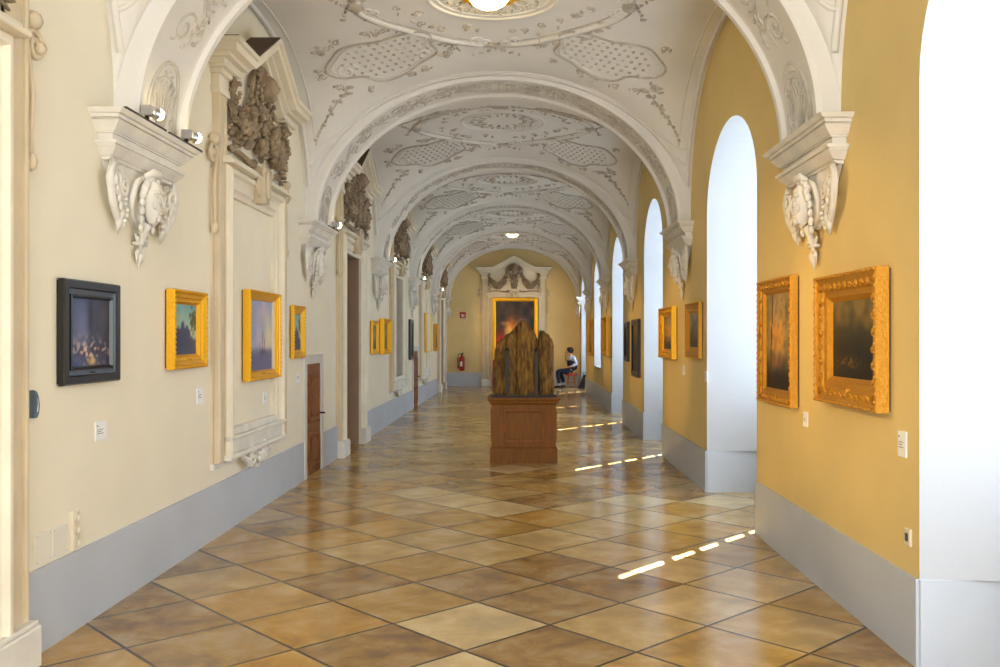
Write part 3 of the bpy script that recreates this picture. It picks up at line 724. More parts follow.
def art_glow(u, v):
    c = mixc((120, 106, 70), (240, 190, 96), sp(u, v, .45, .62, .42, .36) + nz(u, v, 7, 3) * .4); c = mixc(c, (230, 138, 40), .7 * sp(u, v, .4, .55, .2, .18)); c = mixc(c, (36, 28, 20), (.38 + .12 * nz(u, v, 6) - v) * 4)
    c = mixc(c, (40, 28, 18), .85 if abs(u - .16 - .1 * v) < .022 and v > .2 else 0); c = mixc(c, (170, 96, 60), .8 * sp(u, v, .4, .28, .14, .06)); return mixc(c, (44, 34, 26), .5 * max(0, nz(u, v, 14, 9)))
def art_altar(u, v):
    c = mixc((40, 36, 40), (92, 68, 48), nz(u, v, 5, 2) + .35); c = mixc(c, (220, 48, 28), .9 * sp(u, v, .12, .28, .16, .17)); c = mixc(c, (255, 140, 50), .98 * sp(u, v, .40, .52, .16, .18)); c = mixc(c, (255, 210, 110), .95 * sp(u, v, .36, .44, .11, .11))
    c = mixc(c, (214, 140, 96), .85 * sp(u, v, .26, .60, .12, .035)); c = mixc(c, (240, 170, 150), .95 * sp(u, v, .70, .60, .12, .07)); c = mixc(c, (140, 132, 130), .6 * sp(u, v, .75, .48, .12, .06)); c = mixc(c, (84, 66, 48), .9 * sp(u, v, .52, .70, .07, .05)); return mixc(c, (30, 24, 30), .5 * max(0, nz(u, v, 12, 9)))
def art_brown(u, v):
    c = mixc((60, 46, 30), (150, 118, 70), sp(u, v, .5, .7, .5, .3) + nz(u, v, 6, 8) * .5); return mixc(c, (206, 176, 120), sp(u, v, .5, .45, .16, .2) * .7)
def art_grey(u, v):
    c = mixc((84, 84, 76), (168, 160, 138), (v - .3) * 1.4 + nz(u, v, 5, 11) * .4); c = mixc(c, (58, 52, 38), (.36 + .1 * nz(u, v, 7) - v) * 6); return mixc(c, (90, 76, 50), .8 * sp(u, v, .4, .4, .12, .24))
cmat = None
def canvas(w, h, zc, y, art, parent):
    global cmat
    nx, nzq = 44, 54; m = MB(); m.grid(nx, nzq, lambda s, t: (-w / 2 + w * s, y, zc - h / 2 + h * t))
    if cmat is None:
        cmat = bpy.data.materials.new('oil_paint'); cmat.use_nodes = True; b = cmat.node_tree.nodes['Principled BSDF']; a = cmat.node_tree.nodes.new('ShaderNodeAttribute'); a.attribute_name = 'Paint'
        cmat.node_tree.links.new(a.outputs['Color'], b.inputs['Base Color']); b.inputs['Roughness'].default_value = .42; b.inputs['Specular IOR Level'].default_value = .3
        n = cmat.node_tree.nodes.new('ShaderNodeTexNoise'); n.inputs['Scale'].default_value = 60; bp = cmat.node_tree.nodes.new('ShaderNodeBump'); bp.inputs['Strength'].default_value = .2; bp.inputs['Distance'].default_value = .005
        tc = cmat.node_tree.nodes.new('ShaderNodeTexCoord'); cmat.node_tree.links.new(tc.outputs['Object'], n.inputs['Vector']); cmat.node_tree.links.new(n.outputs['Fac'], bp.inputs['Height']); cmat.node_tree.links.new(bp.outputs[0], b.inputs['Normal'])
    o = m.build('canvas', cmat, parent)
    at = o.data.color_attributes.new('Paint', 'FLOAT_COLOR', 'POINT')
    for j in range(nzq + 1):
        for i in range(nx + 1):
            at.data[j * (nx + 1) + i].color = (*lin(tuple(max(0, min(255, c)) for c in art(i / nx, j / nzq))), 1)
    return o
def picture(side, d0, d1, z0, z1, th, fw, fmat, art, label, style='bead', flip=False):
    yc = (d0 + d1) / 2; w = abs(d1 - d0); h = z1 - z0; zc = h / 2
    loc = (XL, yc, z0) if side == 'L' else (XR, yc, z0)
    t = thing('framed_painting', loc, LW if side == 'L' else RW, label, 'painting')
    b = -.012; F = -th
    m = MB()
    if style == 'black':
        m.ring(w, h, [(0, b), (0, F + .01), (.008, F), (.045, F), (.055, F + .014), (.05 + .004, b)], zc)
        fr = m.build('frame', fmat, t)
        m = MB(); m.ring(w - .10, h - .10, [(0, b), (0, F + .010), (.03, F + .018), (.034, F + .018), (.034, b)], zc); m.build('frame_flat', 'slate', fr)
        m = MB(); m.ring(w - .16, h - .16, [(0, b), (0, F + .008), (.012, F + .006), (.02, F + .026), (.02, b)], zc); m.build('inner_slip', 'black', fr); cy = F + .028; fw = .095
    else:
        D = th - .018
        m.ring(w, h, [(0, b), (0, F + .006), (.006, F), (.018, F), (.024, F + .10 * D), (fw * .30, F + .22 * D), (fw * .52, F + .30 * D), (fw * .60, F + .52 * D), (fw * .82, F + .60 * D), (fw * .88, F + .75 * D), (fw, F + D), (fw, b)], zc)
        fr = m.build('frame', fmat, t)
        m = MB(); st = .036 if w < .9 else .045
        for sgn in (-1, 1):
            nxx = max(4, int(w / st)); nzz = max(4, int(h / st))
            for i in range(nxx + 1): m.blob((-w / 2 + .012 + (w - .024) * i / nxx, F - .001, zc + sgn * (h / 2 - .012)), (.012, .008, .008), None, 5, 3)
            for i in range(nzz + 1): m.blob((sgn * (w / 2 - .012), F - .001, .012 + (h - .024) * i / nzz), (.008, .008, .012), None, 5, 3)
        m.build('bead_edge', fmat, fr, True)
        if style == 'carved':
            m = MB(); q = fw * .42; st = .085
            for sgn in (-1, 1):
                for ax in (0, 1):
                    Lh = (w if ax == 0 else h) - 2 * q; n = int(Lh / st)
                    for i in range(n + 1):
                        s_ = -Lh / 2 + Lh * i / n
                        p = (s_, zc + sgn * (h / 2 - q)) if ax == 0 else (sgn * (w / 2 - q), zc + s_)
                        m.tube([(x, F + .25 * D, z) for x, z in spiral(p[0], p[1], .030, 1.3, i * PI, 1 if i % 2 else -1, 9)], .007, 5)
                        m.blob((p[0], F + .25 * D, p[1]), (.014, .012, .014), None, 6, 4)
            m.build('carved_scrolls', fmat, fr, True)
        cy = F + D + .002
    canvas(w - 2 * fw + .01, h - 2 * fw + .01, zc, cy, art, t)
    m = MB(); m.box(-w / 2 + .004, w / 2 - .004, -.012, -.002, .01, h - .01); m.build('backing', 'flash' if fmat != 'black' else 'black', t)
    m = MB(); m.bbox(-.035, .035, F + .012, F + .05, fw * .5, fw * .5 + .02, .002); m.build('name_plate', 'gold2' if fmat != 'black' else 'iron', t)
    return t
picture('L', 4.88, 5.56, 1.345, 1.918, .05, .12, 'black', art_interior, 'painting of a crowded hall in a wide black frame on left wall', 'black')
picture('L', 6.37, 7.04, 1.381, 1.941, .07, .10, 'gold', art_trees, 'landscape painting with pale sky in gilt frame, between the black frame and the blind portal')
picture('L', 8.12, 9.15, 1.216, 2.03, .08, .085, 'gold', art_harbour, 'large bluish harbour painting in gilt frame hung inside the blind stone portal')
picture('L', 9.8, 10.32, 1.38, 1.95, .05, .09, 'gold', art_trees, 'small gilt framed landscape just above and left of the near small wooden door')
picture('L', 15.0, 15.65, 1.33, 1.887, .05, .08, 'gold', art_brown, 'gilt framed picture just beyond the brown doorway on left wall, under the third corbel')
picture('L', 16.0, 16.95, 1.316, 1.94, .09, .09, 'gold', art_brown, 'deep gilt framed picture next before the dark barred window on left wall')
picture('L', 20.15, 20.75, 1.12, 2.01, .05, .07, 'black', art_dark, 'tall dark framed picture beside the far small wooden door', 'black')
picture('L', 23.45, 24.9, 1.23, 2.24, .06, .09, 'gold', art_brown, 'large gilt framed picture on the far left wall between far small door and last doorway')
picture('L', 25.9, 26.9, 1.23, 2.0, .06, .09, 'gold2', art_dark, 'dull brown-gold framed picture just before the last doorway on left wall')
picture('R', 4.82, 5.83, 1.207, 1.977, .085, .16, 'gold2', art_dark, 'large dark landscape in a carved wide gilt frame on right wall, nearest the camera', 'carved')
picture('R', 6.41, 7.32, 1.11, 2.04, .065, .11, 'gold2', art_glow, 'glowing orange landscape in gilt frame, second from the camera on right wall', 'carved')
picture('R', 9.8, 10.6, 1.38, 1.99, .05, .12, 'gold2', art_grey, 'greyish landscape in gilt frame on right wall beyond the first window recess')
picture('R', 11.41, 12.5, 1.337, 1.995, .075, .12, 'gold', art_glow, 'deep gilt frame with knobbed relief border on right wall, with light falling under it', 'carved')
picture('R', 14.9, 15.8, .956, 1.91, .05, .09, 'black', art_dark, 'tall black framed picture on right wall, the lower hanging of the two dark ones', 'black')
picture('R', 16.4, 16.95, 1.18, 1.89, .045, .07, 'black', art_dark, 'smaller black framed picture on right wall just beyond the tall black one', 'black')
picture('R', 19.7, 21.0, 1.22, 2.05, .12, .09, 'gold2', art_brown, 'deep gilt framed picture on far right wall just past the fourth window recess')
picture('R', 24.6, 26.0, 1.12, 2.10, .06, .09, 'gold2', art_brown, 'gilt framed picture farthest along the right wall')
# altar painting inside the end portal
t = thing('altar_painting', (-.20, YE - .16, 0), 0, 'tall dark painting of figures in a plain gilt frame inside the end wall portal', 'painting')
m = MB(); m.ring(1.50, 2.05, [(0, 0), (0, -.05), (.02, -.06), (.09, -.05), (.12, -.03), (.12, 0)], 1.90); m.build('frame', 'gold', t)
canvas(1.28, 1.83, 1.90, -.02, art_altar, t)
m = MB(); m.box(-.74, .74, -.001, .02, .89, 2.9); m.build('backing', 'flash', t)
t = thing('painting_stand', (-.20, YE - .16, 0), 0, 'red cloth-covered stand under the altar painting at the end wall', 'stand')
m = MB(); m.grid(60, 6, lambda s, q: (-.74 + 1.48 * s, -.04 + .015 * math.sin(s * 70), .04 + .83 * q)); m.build('red_cloth', 'redcloth', t, True)
m = MB(); m.box(-.74, .74, -.01, .12, 0, .86); m.build('stand_body', 'flash', t)

# ------------------------------------------------------------------ caption cards
def card(side, d, z, label, w=.12, h=.11):
    t = thing('caption_card', (XL if side == 'L' else XR, d, z), LW if side == 'L' else RW, label, 'label')
    m = MB(); m.bbox(-w / 2, w / 2, -.008, -.001, -h / 2, h / 2, .002); m.build('card', 'card', t)
    m = MB(); m.box(-w * .38, -w * .30, -.0092, -.008, h * .24, h * .32)
    for k in range(3): m.box(-w * .38, w * (.2 - .16 * (k % 2)), -.0092, -.008, h * (.06 - .10 * k), h * (.085 - .10 * k))
    m.build('printed_text', 'ink', t)
card('L', 5.39, 1.06, 'white caption card under the black framed painting', .14, .11)
card('L', 7.06, 1.16, 'white caption card below right of the tree landscape on left wall', .14, .12)
card('L', 8.85, 1.03, 'white caption card inside the blind stone portal under the harbour painting')
card('L', 10.16, 1.17, 'white caption card left of the near small wooden door')
card('R', 4.67, 1.065, 'white caption card low right of the large dark landscape, nearest on right wall', .10, .13)
card('R', 6.26, 1.05, 'white caption card between the two big gilt frames on right wall', .09, .10)
card('R', 9.62, 1.20, 'white caption card beside the greyish landscape on right wall')
card('R', 10.95, 1.22, 'white caption card between the greyish landscape and the knobbed frame')

# ------------------------------------------------------------------ wall fittings
def hatch(d0, d1, label):
    t = thing('wall_hatch', (XL, (d0 + d1) / 2, .52), LW, label, 'hatch'); w = (d1 - d0) / 2
    m = MB(); m.bbox(-w, w, -.010, 0, -.075, .085, .003); m.build('cover', 'hatch', t)
    m = MB()
    for sx in (-1, 1):
        for sz in (-.06, .07): m.blob((sx * (w - .015), -.010, sz), .004)
    m.build('screws', 'chrome', t)
hatch(4.66, 4.82, 'flush square hatch cover beside the left edge doorway')
hatch(4.83, 4.99, 'flush square hatch cover beside the triple socket')
t = thing('wall_socket', (XL, 5.065, .445), LW, 'cream triple power socket stacked upright on left wall above the dado', 'socket')
m = MB(); m.bbox(-.04, .04, -.022, 0, 0, .215, .005); m.build('housing', 'plastic', t)
for k in range(3):
    m = MB(); m.lathe([(.031, 0), (.031, .006), (.026, .008), (.024, .001), (.0, .001)], n=18); m.v = [(x, -.022 - z, y_ + .037 + .07 * k) for x, y_, z in m.v]; m.build('outlet', 'plastic', t, True)
    
t = thing('light_switch', (XR, 4.60, .61), RW, 'small cream switch plate low on right wall near the nearest window recess', 'switch')
m = MB(); m.bbox(-.034, .034, -.012, 0, -.042, .042, .004); m.build('plate', 'plastic', t)
m = MB(); m.bbox(-.014, .014, -.017, -.01, -.02, .02, .003); m.build('rocker', 'ink', t)
t = thing('wall_sensor', (XL, 4.635, 1.20), LW, 'blue-grey curved metal fitting beside the left edge doorway', 'fitting')
m = MB(); m.prism([(-.03, 0), (.0, 0), (.018, .02), (.026, .06), (.018, .10), (0, .13), (-.03, .14)], -.03, 0); m.build('housing', 'bluegrey', t)
m = MB(); m.tube([(.0, -.031, .03), (.008, -.031, .065), (0, -.031, .10)], .003, 6); m.build('rim', 'chrome', t)

# ------------------------------------------------------------------ spotlights on the left corbels
def make_spot():
    t = thing('spotlight', (0, 0, 0))
    m = MB(); m.box(-.30, .30, -.195, -.178, 2.912, 2.928); m.box(-.012, .012, -.20, -.18, 2.92, 2.99); m.build('mounting_bar', 'iron', t)
    m = MB(); m.bbox(-.03, .035, -.235, -.165, 2.945, 3.005, .008); m.tube([(.035, -.205, 2.975), (.07, -.225, 2.97)], [.026, .038], 12); h = m.build('lamp_head', 'chrome', t)
    m = MB(); m.blob((.078, -.232, 2.97), (.022, .038, .036), Matrix.Rotation(-.3, 3, 'Z'), 10, 6); m.build('lit_bulb', 'bulb', h, True)
    return t
s0 = make_spot(); first = True
for k in range(5):
    for j, dy in enumerate((-.30, .36)):
        if k > 0 and j == 0: continue
        o = s0 if first else copy_tree(s0); first = False
        o.location = (XL, ARCH[k] + dy - .10, 0); o.rotation_euler = (0, 0, LW)
        tag(o, ('lit spotlight on the nearest left corbel, %s of its two lamps' % ('left' if j == 0 else 'right')) if k == 0 else 'small lit spotlight on top of the left wall corbel %s' % ordn[k], 'spotlight', 'spotlights on the left corbels')
def spot(p, q, e, size=50, col=(1, .60, .16), blend=.8):
    l = bpy.data.lights.new('spot_beam', 'SPOT'); l.energy = e; l.color = col; l.spot_size = math.radians(size); l.spot_blend = blend; l.shadow_soft_size = .04
    o = bpy.data.objects.new('spot_beam', l); COL.objects.link(o); o.location = p
    o.rotation_euler = (Vector(q) - Vector(p)).to_track_quat('-Z', 'Y').to_euler()
SP = 170
for k, tg in enumerate(((1.9, 5.5, 1.62), (1.9, 11.6, 1.6), (1.9, 15.6, 1.6), (1.9, 20.8, 1.7), (1.9, 25.6, 1.6))):
    spot((XL + .27, ARCH[k] + .45, 2.99), tg, SP, 36)
spot((XL + .27, ARCH[0] - .18, 2.99), (1.9, 6.9, 1.65), SP * .9, 36)
spot((XL + .30, ARCH[4] + .60, 3.02), (0.2, YE, 2.0), SP * 1.2, 50, (1, .7, .34))  # added beam with no lamp of its own, brightens the end painting

# ------------------------------------------------------------------ ceiling lamps
def make_lamp():
    t = thing('ceiling_lamp', (0, 0, 0))
    m = MB(); m.lathe([(.05, 0), (.20, 0), (.215, -.02), (.21, -.045), (.18, -.05)], n=28); m.build('gilt_rim', 'gold', t, True)
    m = MB(); m.lathe([(.185, -.03), (.18, -.06), (.15, -.10), (.10, -.13), (.04, -.145), (.0, -.147)], n=28); m.build('glass_bowl', 'lamp', t, True)
    m = MB()
    for k in range(20):
        a = k * PI / 10; L = .34 if k % 2 else .29
        m.tube([(.20 * math.cos(a), .20 * math.sin(a), -.012), (.27 * math.cos(a + .05), .27 * math.sin(a + .05), -.022), (L * math.cos(a), L * math.sin(a), -.004)], [.02, .024, .005], 6)
    m.build('lamp_glow_rays', 'gold', t, True)  # added gold rays standing in for the yellow glow round the lamp
    return t
l0 = make_lamp()
zc_ = zv(0, 0)
l0.location = (XC - .03, 6.0 + BAY / 2 - .05, zc_ - .012); tag(l0, 'round lit ceiling lamp at the top edge of the photo in the nearest vault', 'ceiling lamp', 'ceiling lamps')
l1 = copy_tree(l0); l1.location = (XC, 6.0 + BAY * 4.5 - .6, zc_ - .012); l1['label'] = 'round lit ceiling lamp in the last vault before the end wall'

# ------------------------------------------------------------------ pedestal and weathered sculpture
t = thing('pedestal', (.035, 12.23, 0), 0, 'square reddish-brown wooden pedestal with a moulded cap standing in mid corridor', 'pedestal')
def ptray(m, w, d, z0, z1, c=0): 
    a, b = w / 2, d / 2; vs = [(-a, -b, z0), (a, -b, z0), (a, b, z0), (-a, b, z0)]; a += c; b += c; vs += [(-a, -b, z1), (a, -b, z1), (a, b, z1), (-a, b, z1)]
    m.add(vs, [(3, 2, 1, 0), (4, 5, 6, 7), (0, 1, 5, 4), (1, 2, 6, 5), (2, 3, 7, 6), (3, 0, 4, 7)])
m = MB(); ptray(m, .86, .86, 0, .19); ptray(m, .86, .86, .19, .205, -.015); m.build('base', 'oak', t)
m = MB(); ptray(m, .82, .82, .20, .76); m.build('body', 'oak', t)
m = MB(); ptray(m, .82, .82, .745, .775, .03); ptray(m, .88, .88, .775, .79); ptray(m, .89, .89, .79, .815, .02); ptray(m, .93, .93, .815, .835); m.build('cap', 'oak', t)
m = MB()
for rot in range(4):
    mm = MB(); mm.ring(.52, .42, [(0, -.41), (0, -.424), (.012, -.428), (.03, -.422), (.04, -.411)], .475)
    c_, s_ = math.cos(rot * PI / 2), math.sin(rot * PI / 2); mm.v = [(x * c_ - y_ * s_, x * s_ + y_ * c_, z) for x, y_, z in mm.v]; m.add(mm.v, mm.f)
m.build('panel_moulding', 'door', t)
t = thing('wooden_sculpture', (.035, 12.2, .835), 0, 'weathered golden-brown carved wood sculpture with jagged top standing on the pedestal', 'sculpture')
m = MB(); m.box(-.42, .42, -.26, .26, 0, .022); m.build('base_plate', 'iron', t)
prof = [(-.395, .25), (-.38, .62), (-.34, .66), (-.31, .72), (-.25, .74), (-.22, .80), (-.17, .84), (-.13, .80), (-.10, .90), (-.06, .97), (-.02, 1.0), (.02, 1.01), (.05, .97), (.09, .93), (.12, .86), (.16, .80), (.185, .72), (.20, .74), (.215, .84), (.25, .85), (.28, .82), (.33, .78), (.375, .74), (.39, .66), (.40, .3)]
def ptop(x):
    for (a, b), (c, d) in zip(prof, prof[1:]):
        if a <= x <= c: return b + (d - b) * (x - a) / (c - a)
    return .3
def trunk(x0, x1, name, dy=0):
    m = MB(); n, k = 40, 40; hw = (x1 - x0) / 2; xm = (x0 + x1) / 2
    vs = []
    for j in range(k + 1):
        q = j / k
        for i in range(n):
            a = 2 * PI * i / n; cx = math.cos(a); sx = math.sin(a)
            x = xm + hw * (abs(cx) ** .55) * (1 if cx > 0 else -1); xx = max(-.394, min(.399, x)); H = ptop(xx)
            z = .022 + (H - .022) * q
            dpt = .19 * (abs(sx) ** .6) * (1 if sx > 0 else -1) * (1 - .35 * q * q)
            g = noise.noise(Vector((x * 14, sx * 2, z * 2.2 + dy))) * .055 + noise.noise(Vector((x * 45, sx * 5, z * 6))) * .03
            tap = 1 - .03 * math.sin(q * PI * 3 + x0 * 9)
            vs.append((xm + (x - xm) * tap + noise.noise(Vector((z * 4, a, x0))) * .012, dpt * (1 + g * 5) + dy - abs(g) * .6, z + noise.noise(Vector((x * 26, a * 1.5, 3))) * .07 * q ** 4))
    fs = [(j * n + i, j * n + (i + 1) % n, (j + 1) * n + (i + 1) % n, (j + 1) * n + i) for j in range(k) for i in range(n)]
    fs.append(tuple(range(n)))
    c0 = len(vs); vs.append((xm, dy, .02 + ptop(xm))); fs += [(k * n + i, k * n + (i + 1) % n, c0) for i in range(n)]
    m.add(vs, fs); return m.build(name, 'oldwood', t, True)
trunk(-.395, -.215, 'timber_plank', .03); trunk(-.235, -.09, 'timber_plank', -.01); trunk(-.105, .195, 'timber_plank', -.03); trunk(.19, .40, 'timber_plank', .02)
for x in (-.215, .165):
    m = MB(); m.box(x - .022, x + .022, -.235, -.16, .05, .60); m.tube([(x, -.235, .60), (x, -.25, .63)], [.03, .02], 8); m.build('iron_strap', 'slotm', t)

# ------------------------------------------------------------------ fire extinguisher and sign on the end wall
t = thing('fire_extinguisher', (-1.95, YE - .10, .55), 0, 'red fire extinguisher hanging low on the end wall left of the portal', 'fire extinguisher')
m = MB(); m.lathe([(.0, -.03), (.06, -.03), (.085, -.01), (.09, .03), (.09, .36), (.08, .41), (.05, .45), (.03, .47), (.03, .49)], n=20); m.build('cylinder', 'red', t, True)
m = MB(); m.lathe([(.025, .48), (.03, .50), (.03, .53), (.015, .54)], n=12); m.tube([(0, 0, .54), (.03, -.05, .56), (.05, -.09, .55)], .012, 6); m.tube([(0, 0, .52), (.04, -.06, .50)], .012, 6); m.build('valve', 'iron', t, True)
m = MB(); m.tube([(-.02, 0, .52), (-.10, -.02, .53), (-.14, -.03, .40), (-.13, -.03, .15), (-.12, -.03, .05)], [.012, .012, .012, .012, .025], 8); m.build('hose', 'iron', t, True)
m = MB(); m.box(-.05, .05, .08, .10, .15, .45); m.tube([(.092 * math.cos(a * PI / 12), .092 * math.sin(a * PI / 12), .3) for a in range(24)], .006, 4, True); m.build('wall_bracket', 'iron', t)
m = MB(); m.grid(8, 1, lambda s, q: (.0905 * math.cos(-PI * .7 + s * .8), .0905 * math.sin(-PI * .7 + s * .8), .12 + .15 * q)); m.build('instruction_label', 'card', t)
t = thing('fire_sign', (-1.93, YE, 2.36), 0, 'small square red fire sign on the end wall above the extinguisher', 'sign')
m = MB(); m.bbox(-.10, .10, -.012, -.001, -.10, .10, .003); m.build('plate', 'red', t)
m = MB(); m.prism([(-.04, -.06), (-.0, -.06), (.0, .03), (-.04, .03)], -.0135, -.012); m.prism([(.02, -.06), (.05, -.06), (.05, .0), (.035, .04), (.02, .0)], -.0135, -.012); m.build('white_symbol', 'card', t)

# ------------------------------------------------------------------ seated attendant
def skin_mesh(name, nodes, edges, matn, parent, sub=2):
    me = bpy.data.meshes.new(name); me.from_pydata([n[:3] for n in nodes], edges, []); me.update()
    o = bpy.data.objects.new(name, me); COL.objects.link(o); o.parent = parent
    sk = o.modifiers.new('skin', 'SKIN'); sk.use_smooth_shade = True
    if not me.skin_vertices: me.attributes.new('', 'FLOAT', 'POINT') if False else None
    bpy.context.view_layer.objects.active = o
    if len(me.skin_vertices) == 0:
        bpy.ops.mesh.customdata_skin_add()
    for i, n in enumerate(nodes):
        r = n[3]; r = r if isinstance(r, tuple) else (r, r)
        me.skin_vertices[0].data[i].radius = r
    me.skin_vertices[0].data[0].use_root = True
    ss = o.modifiers.new('sub', 'SUBSURF'); ss.levels = sub; ss.render_levels = sub
    me.materials.append(M[matn]); return o
# local frame: person faces -x ; y towards/away from the camera
P = thing('person', (1.66, 29.75, 0), 0, 'person in dark vest and pale shirt sitting on a stool by the end wall', 'person')
body = skin_mesh('body', [(0, 0, .55, .12), (-.02, 0, .72, .11), (-.04, 0, .90, .125), (-.06, 0, 1.02, .07), (-.08, 0, 1.09, .052), (-.10, 0, 1.16, .07), (-.11, 0, 1.23, .085), (-.10, 0, 1.28, .06),
    (.03, -.17, .95, .055), (.12, -.20, .76, .042), (-.04, -.23, .70, .036), (-.18, -.20, .66, .028),
    (-.05, .17, .97, .055), (-.13, .22, .78, .042), (-.22, .12, .93, .034), (-.21, .04, 1.08, .026),
    (-.10, -.09, .52, .09), (-.50, -.12, .54, .065), (-.46, -.12, .30, .055), (-.42, -.12, .08, .04), (-.54, -.12, .035, .035),
    (-.10, .09, .52, .09), (-.42, .12, .55, .065), (-.32, .10, .30, .055), (-.28, .10, .09, .04), (-.40, .10, .035, .035)],
    [(0, 1), (1, 2), (2, 3), (3, 4), (4, 5), (5, 6), (6, 7), (2, 8), (8, 9), (9, 10), (10, 11), (2, 12), (12, 13), (13, 14), (14, 15),
     (0, 16), (16, 17), (17, 18), (18, 19), (19, 20), (0, 21), (21, 22), (22, 23), (23, 24), (24, 25)], 'skin', P)
skin_mesh('trousers', [(0, 0, .56, .135), (-.01, 0, .66, .125), (-.10, -.09, .525, .105), (-.50, -.12, .545, .08), (-.46, -.12, .30, .068), (-.43, -.12, .12, .055), (-.10, .09, .525, .105), (-.42, .12, .555, .08), (-.32, .10, .30, .068), (-.29, .10, .15, .055)],
    [(0, 1), (0, 2), (2, 3), (3, 4), (4, 5), (0, 6), (6, 7), (7, 8), (8, 9)], 'trouser', P)
skin_mesh('shirt', [(-.02, 0, .62, .14), (-.04, 0, .92, .135), (-.07, 0, 1.03, .075), (.03, -.18, .96, .068), (.12, -.21, .76, .055), (-.02, -.235, .70, .048), (-.05, .18, .98, .068), (-.13, .23, .79, .055), (-.20, .15, .89, .046)],
    [(0, 1), (1, 2), (1, 3), (3, 4), (4, 5), (1, 6), (6, 7), (7, 8)], 'shirt', P)
skin_mesh('vest', [(.02, 0, .54, .165), (-.01, -.02, .70, .17), (-.05, -.04, .86, .185), (-.06, -.10, .98, .09), (-.06, .08, .98, .09)], [(0, 1), (1, 2), (2, 3), (2, 4)], 'vest', P)
m = MB()
def headf(s, q):
    a = 2 * PI * s; b = PI * q; x = math.sin(b) * math.cos(a); y_ = math.sin(b) * math.sin(a); z = math.cos(b); f = 1
    if x < -.3:
        f += .16 * math.exp(-((y_ / .14) ** 2 + ((z + .05) / .2) ** 2)) - .05 * math.exp(-(((abs(y_) - .35) / .15) ** 2 + ((z - .1) / .1) ** 2)) + .04 * math.exp(-((y_ / .25) ** 2 + ((z + .45) / .08) ** 2))
    w = .075 * (1 + .25 * min(0, z)); return (-.115 + x * .095 * f, y_ * w, 1.215 + z * .115)
m.grid(24, 18, headf); hd = m.build('head', 'skin', P, True)
m = MB()
for s in (-1, 1): m.blob((-.10, s * .076, 1.215), (.018, .010, .03), None, 8, 6)
m.build('ears', 'skin', hd, True)
m = MB()
for s in (-1, 1): m.blob((-.196, s * .028, 1.228), (.010, .014, .008), None, 8, 6); m.tube([(-.20, s * .012, 1.25), (-.195, s * .045, 1.252)], .005, 5)
m.build('eyes', 'hair', hd, True)
m = MB(); m.blob((-.202, 0, 1.155), (.010, .024, .007), None, 8, 5); m.build('mouth', 'redcloth', hd, True)
m = MB(); m.blob((-.08, 0, 1.245), (.115, .10, .105), None, 16, 10)
for k in range(26): a = R.uniform(0, 2 * PI); q = R.uniform(.2, 1); m.blob((-.085 + .09 * q * math.cos(a), .08 * q * math.sin(a), 1.255 + .08 * math.sqrt(1.05 - q * q)), (.035, .03, .02), None, 6, 4)
m.build('hair', 'hair', hd, True)
for c, d, top in (((-.20, -.20, .66), (-1, .2, -.15), 0), ((-.215, .025, 1.10), (.1, -.5, .8), 1)):
    m = MB(); c = Vector(c); d = Vector(d).normalized(); sd = d.cross(Vector((0, 0, 1))).normalized(); up = sd.cross(d)
    rot = Matrix((d, sd, up)).transposed(); m.blob(c + d * .03, (.045, .036, .015), rot, 10, 6)
    for i, (o_, L) in enumerate(((-.028, .055), (-.010, .068), (.009, .064), (.027, .05))):
        p = c + d * .055 + sd * o_; m.tube([p, p + d * L * .5 - up * .006, p + d * L * .8 - up * .022, p + d * L * .9 - up * .035], [.010, .0095, .008, .005], 7)
    p = c + sd * .03 + d * .01; m.tube([p, p + sd * .028 + d * .022, p + sd * .03 + d * .05 - up * .01], [.011, .0095, .006], 7)
    m.build('hand', 'skin', P, True)
for (x, y_) in ((-.43, -.12), (-.29, .10)):
    m = MB(); m.tube([(x + .0, y_, .15), (x + .005, y_, .08)], .046, 10); m.build('sock', 'sock', P, True)
    m = MB(); m.tube([(x + .06, y_, .045), (x + .02, y_, .055), (x - .08, y_, .04), (x - .17, y_, .03), (x - .20, y_, .028)], [.035, .05, .045, .035, .015], 10, flat=.8); m.build('shoe', 'shoe', P, True)
for ch in P.children:   # sit a little lower
    if ch.name.startswith(('head', 'hair')) and ch.parent == P:
        ch.location.z = -.045
t = thing('stool', (1.62, 29.75, 0), 0, 'round stool with red seat and wooden legs under the seated person', 'stool')
m = MB(); m.lathe([(.0, .40), (.19, .40), (.205, .415), (.205, .435), (.18, .452), (.0, .455)], n=24); m.build('seat', 'redcloth', t, True)
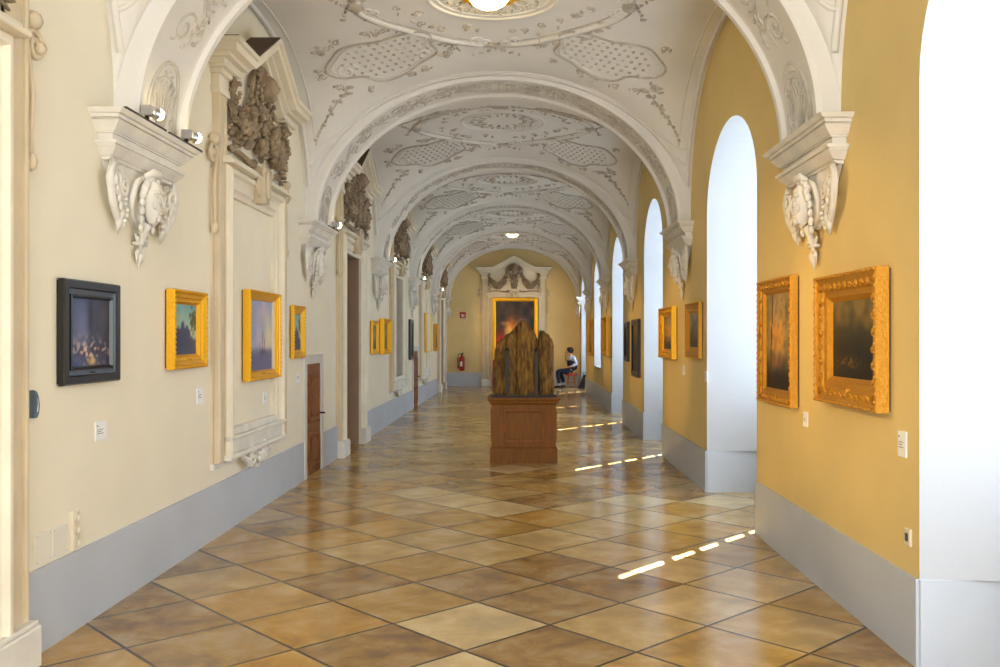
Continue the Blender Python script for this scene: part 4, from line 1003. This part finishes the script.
for k in range(4):
    a = PI / 4 + k * PI / 2; m = MB(); m.tube([(.13 * math.cos(a), .13 * math.sin(a), .40), (.19 * math.cos(a), .19 * math.sin(a), .005)], [.02, .016], 8); m.build('leg', 'oak2', t)
m = MB(); m.tube([(.165 * math.cos(a * PI / 10), .165 * math.sin(a * PI / 10), .16) for a in range(20)], .009, 6, True); m.build('foot_ring', 'oak2', t)
t = thing('black_case', (XR + .02, 29.2, 0), 0, 'black soft case leaning in the last window recess behind the seated person', 'bag')
m = MB(); m.prism([(-.14, 0), (.10, 0), (.14, .20), (.10, .42), (.02, .46), (-.03, .30), (-.10, .12)], -.07, .07); m.build('body', 'bag', t)
m = MB(); m.tube([(.02, 0, .45), (.03, 0, .52), (.09, 0, .50), (.10, 0, .42)], .01, 6); m.build('handle', 'iron', t)

# ------------------------------------------------------------------ light
s = bpy.data.lights.new('sun', 'SUN'); s.energy = 60; s.angle = .006; s.color = (1, .95, .86)
so = bpy.data.objects.new('sun', s); COL.objects.link(so)
el = math.radians(47); hd_ = Vector((-1.16, -1.34, 0)).normalized()
so.rotation_euler = (hd_ * math.cos(el) + Vector((0, 0, -math.sin(el)))).to_track_quat('-Z', 'Y').to_euler()
w = bpy.data.worlds.new('sky'); sc.world = w; w.use_nodes = True
w.node_tree.nodes['Background'].inputs[0].default_value = (.92, .96, 1, 1); w.node_tree.nodes['Background'].inputs[1].default_value = 6.0  # raised as added fill light entering the corridor's open rear end

# ------------------------------------------------------------------ camera
cam = bpy.data.cameras.new('camera'); co = bpy.data.objects.new('camera', cam); COL.objects.link(co); sc.camera = co
co.location = (0, 0, 1.6); co.rotation_euler = (PI / 2, 0, 0)
cam.sensor_width = 36; cam.lens = 925 * 36 / 1000; cam.shift_x = -.021; cam.shift_y = .0045; cam.clip_end = 200; cam.clip_start = .05
sc.view_settings.view_transform = 'Standard'; sc.view_settings.look = 'None'; sc.view_settings.gamma = 1; sc.view_settings.use_curve_mapping = False
sc.view_settings.exposure = 0.55
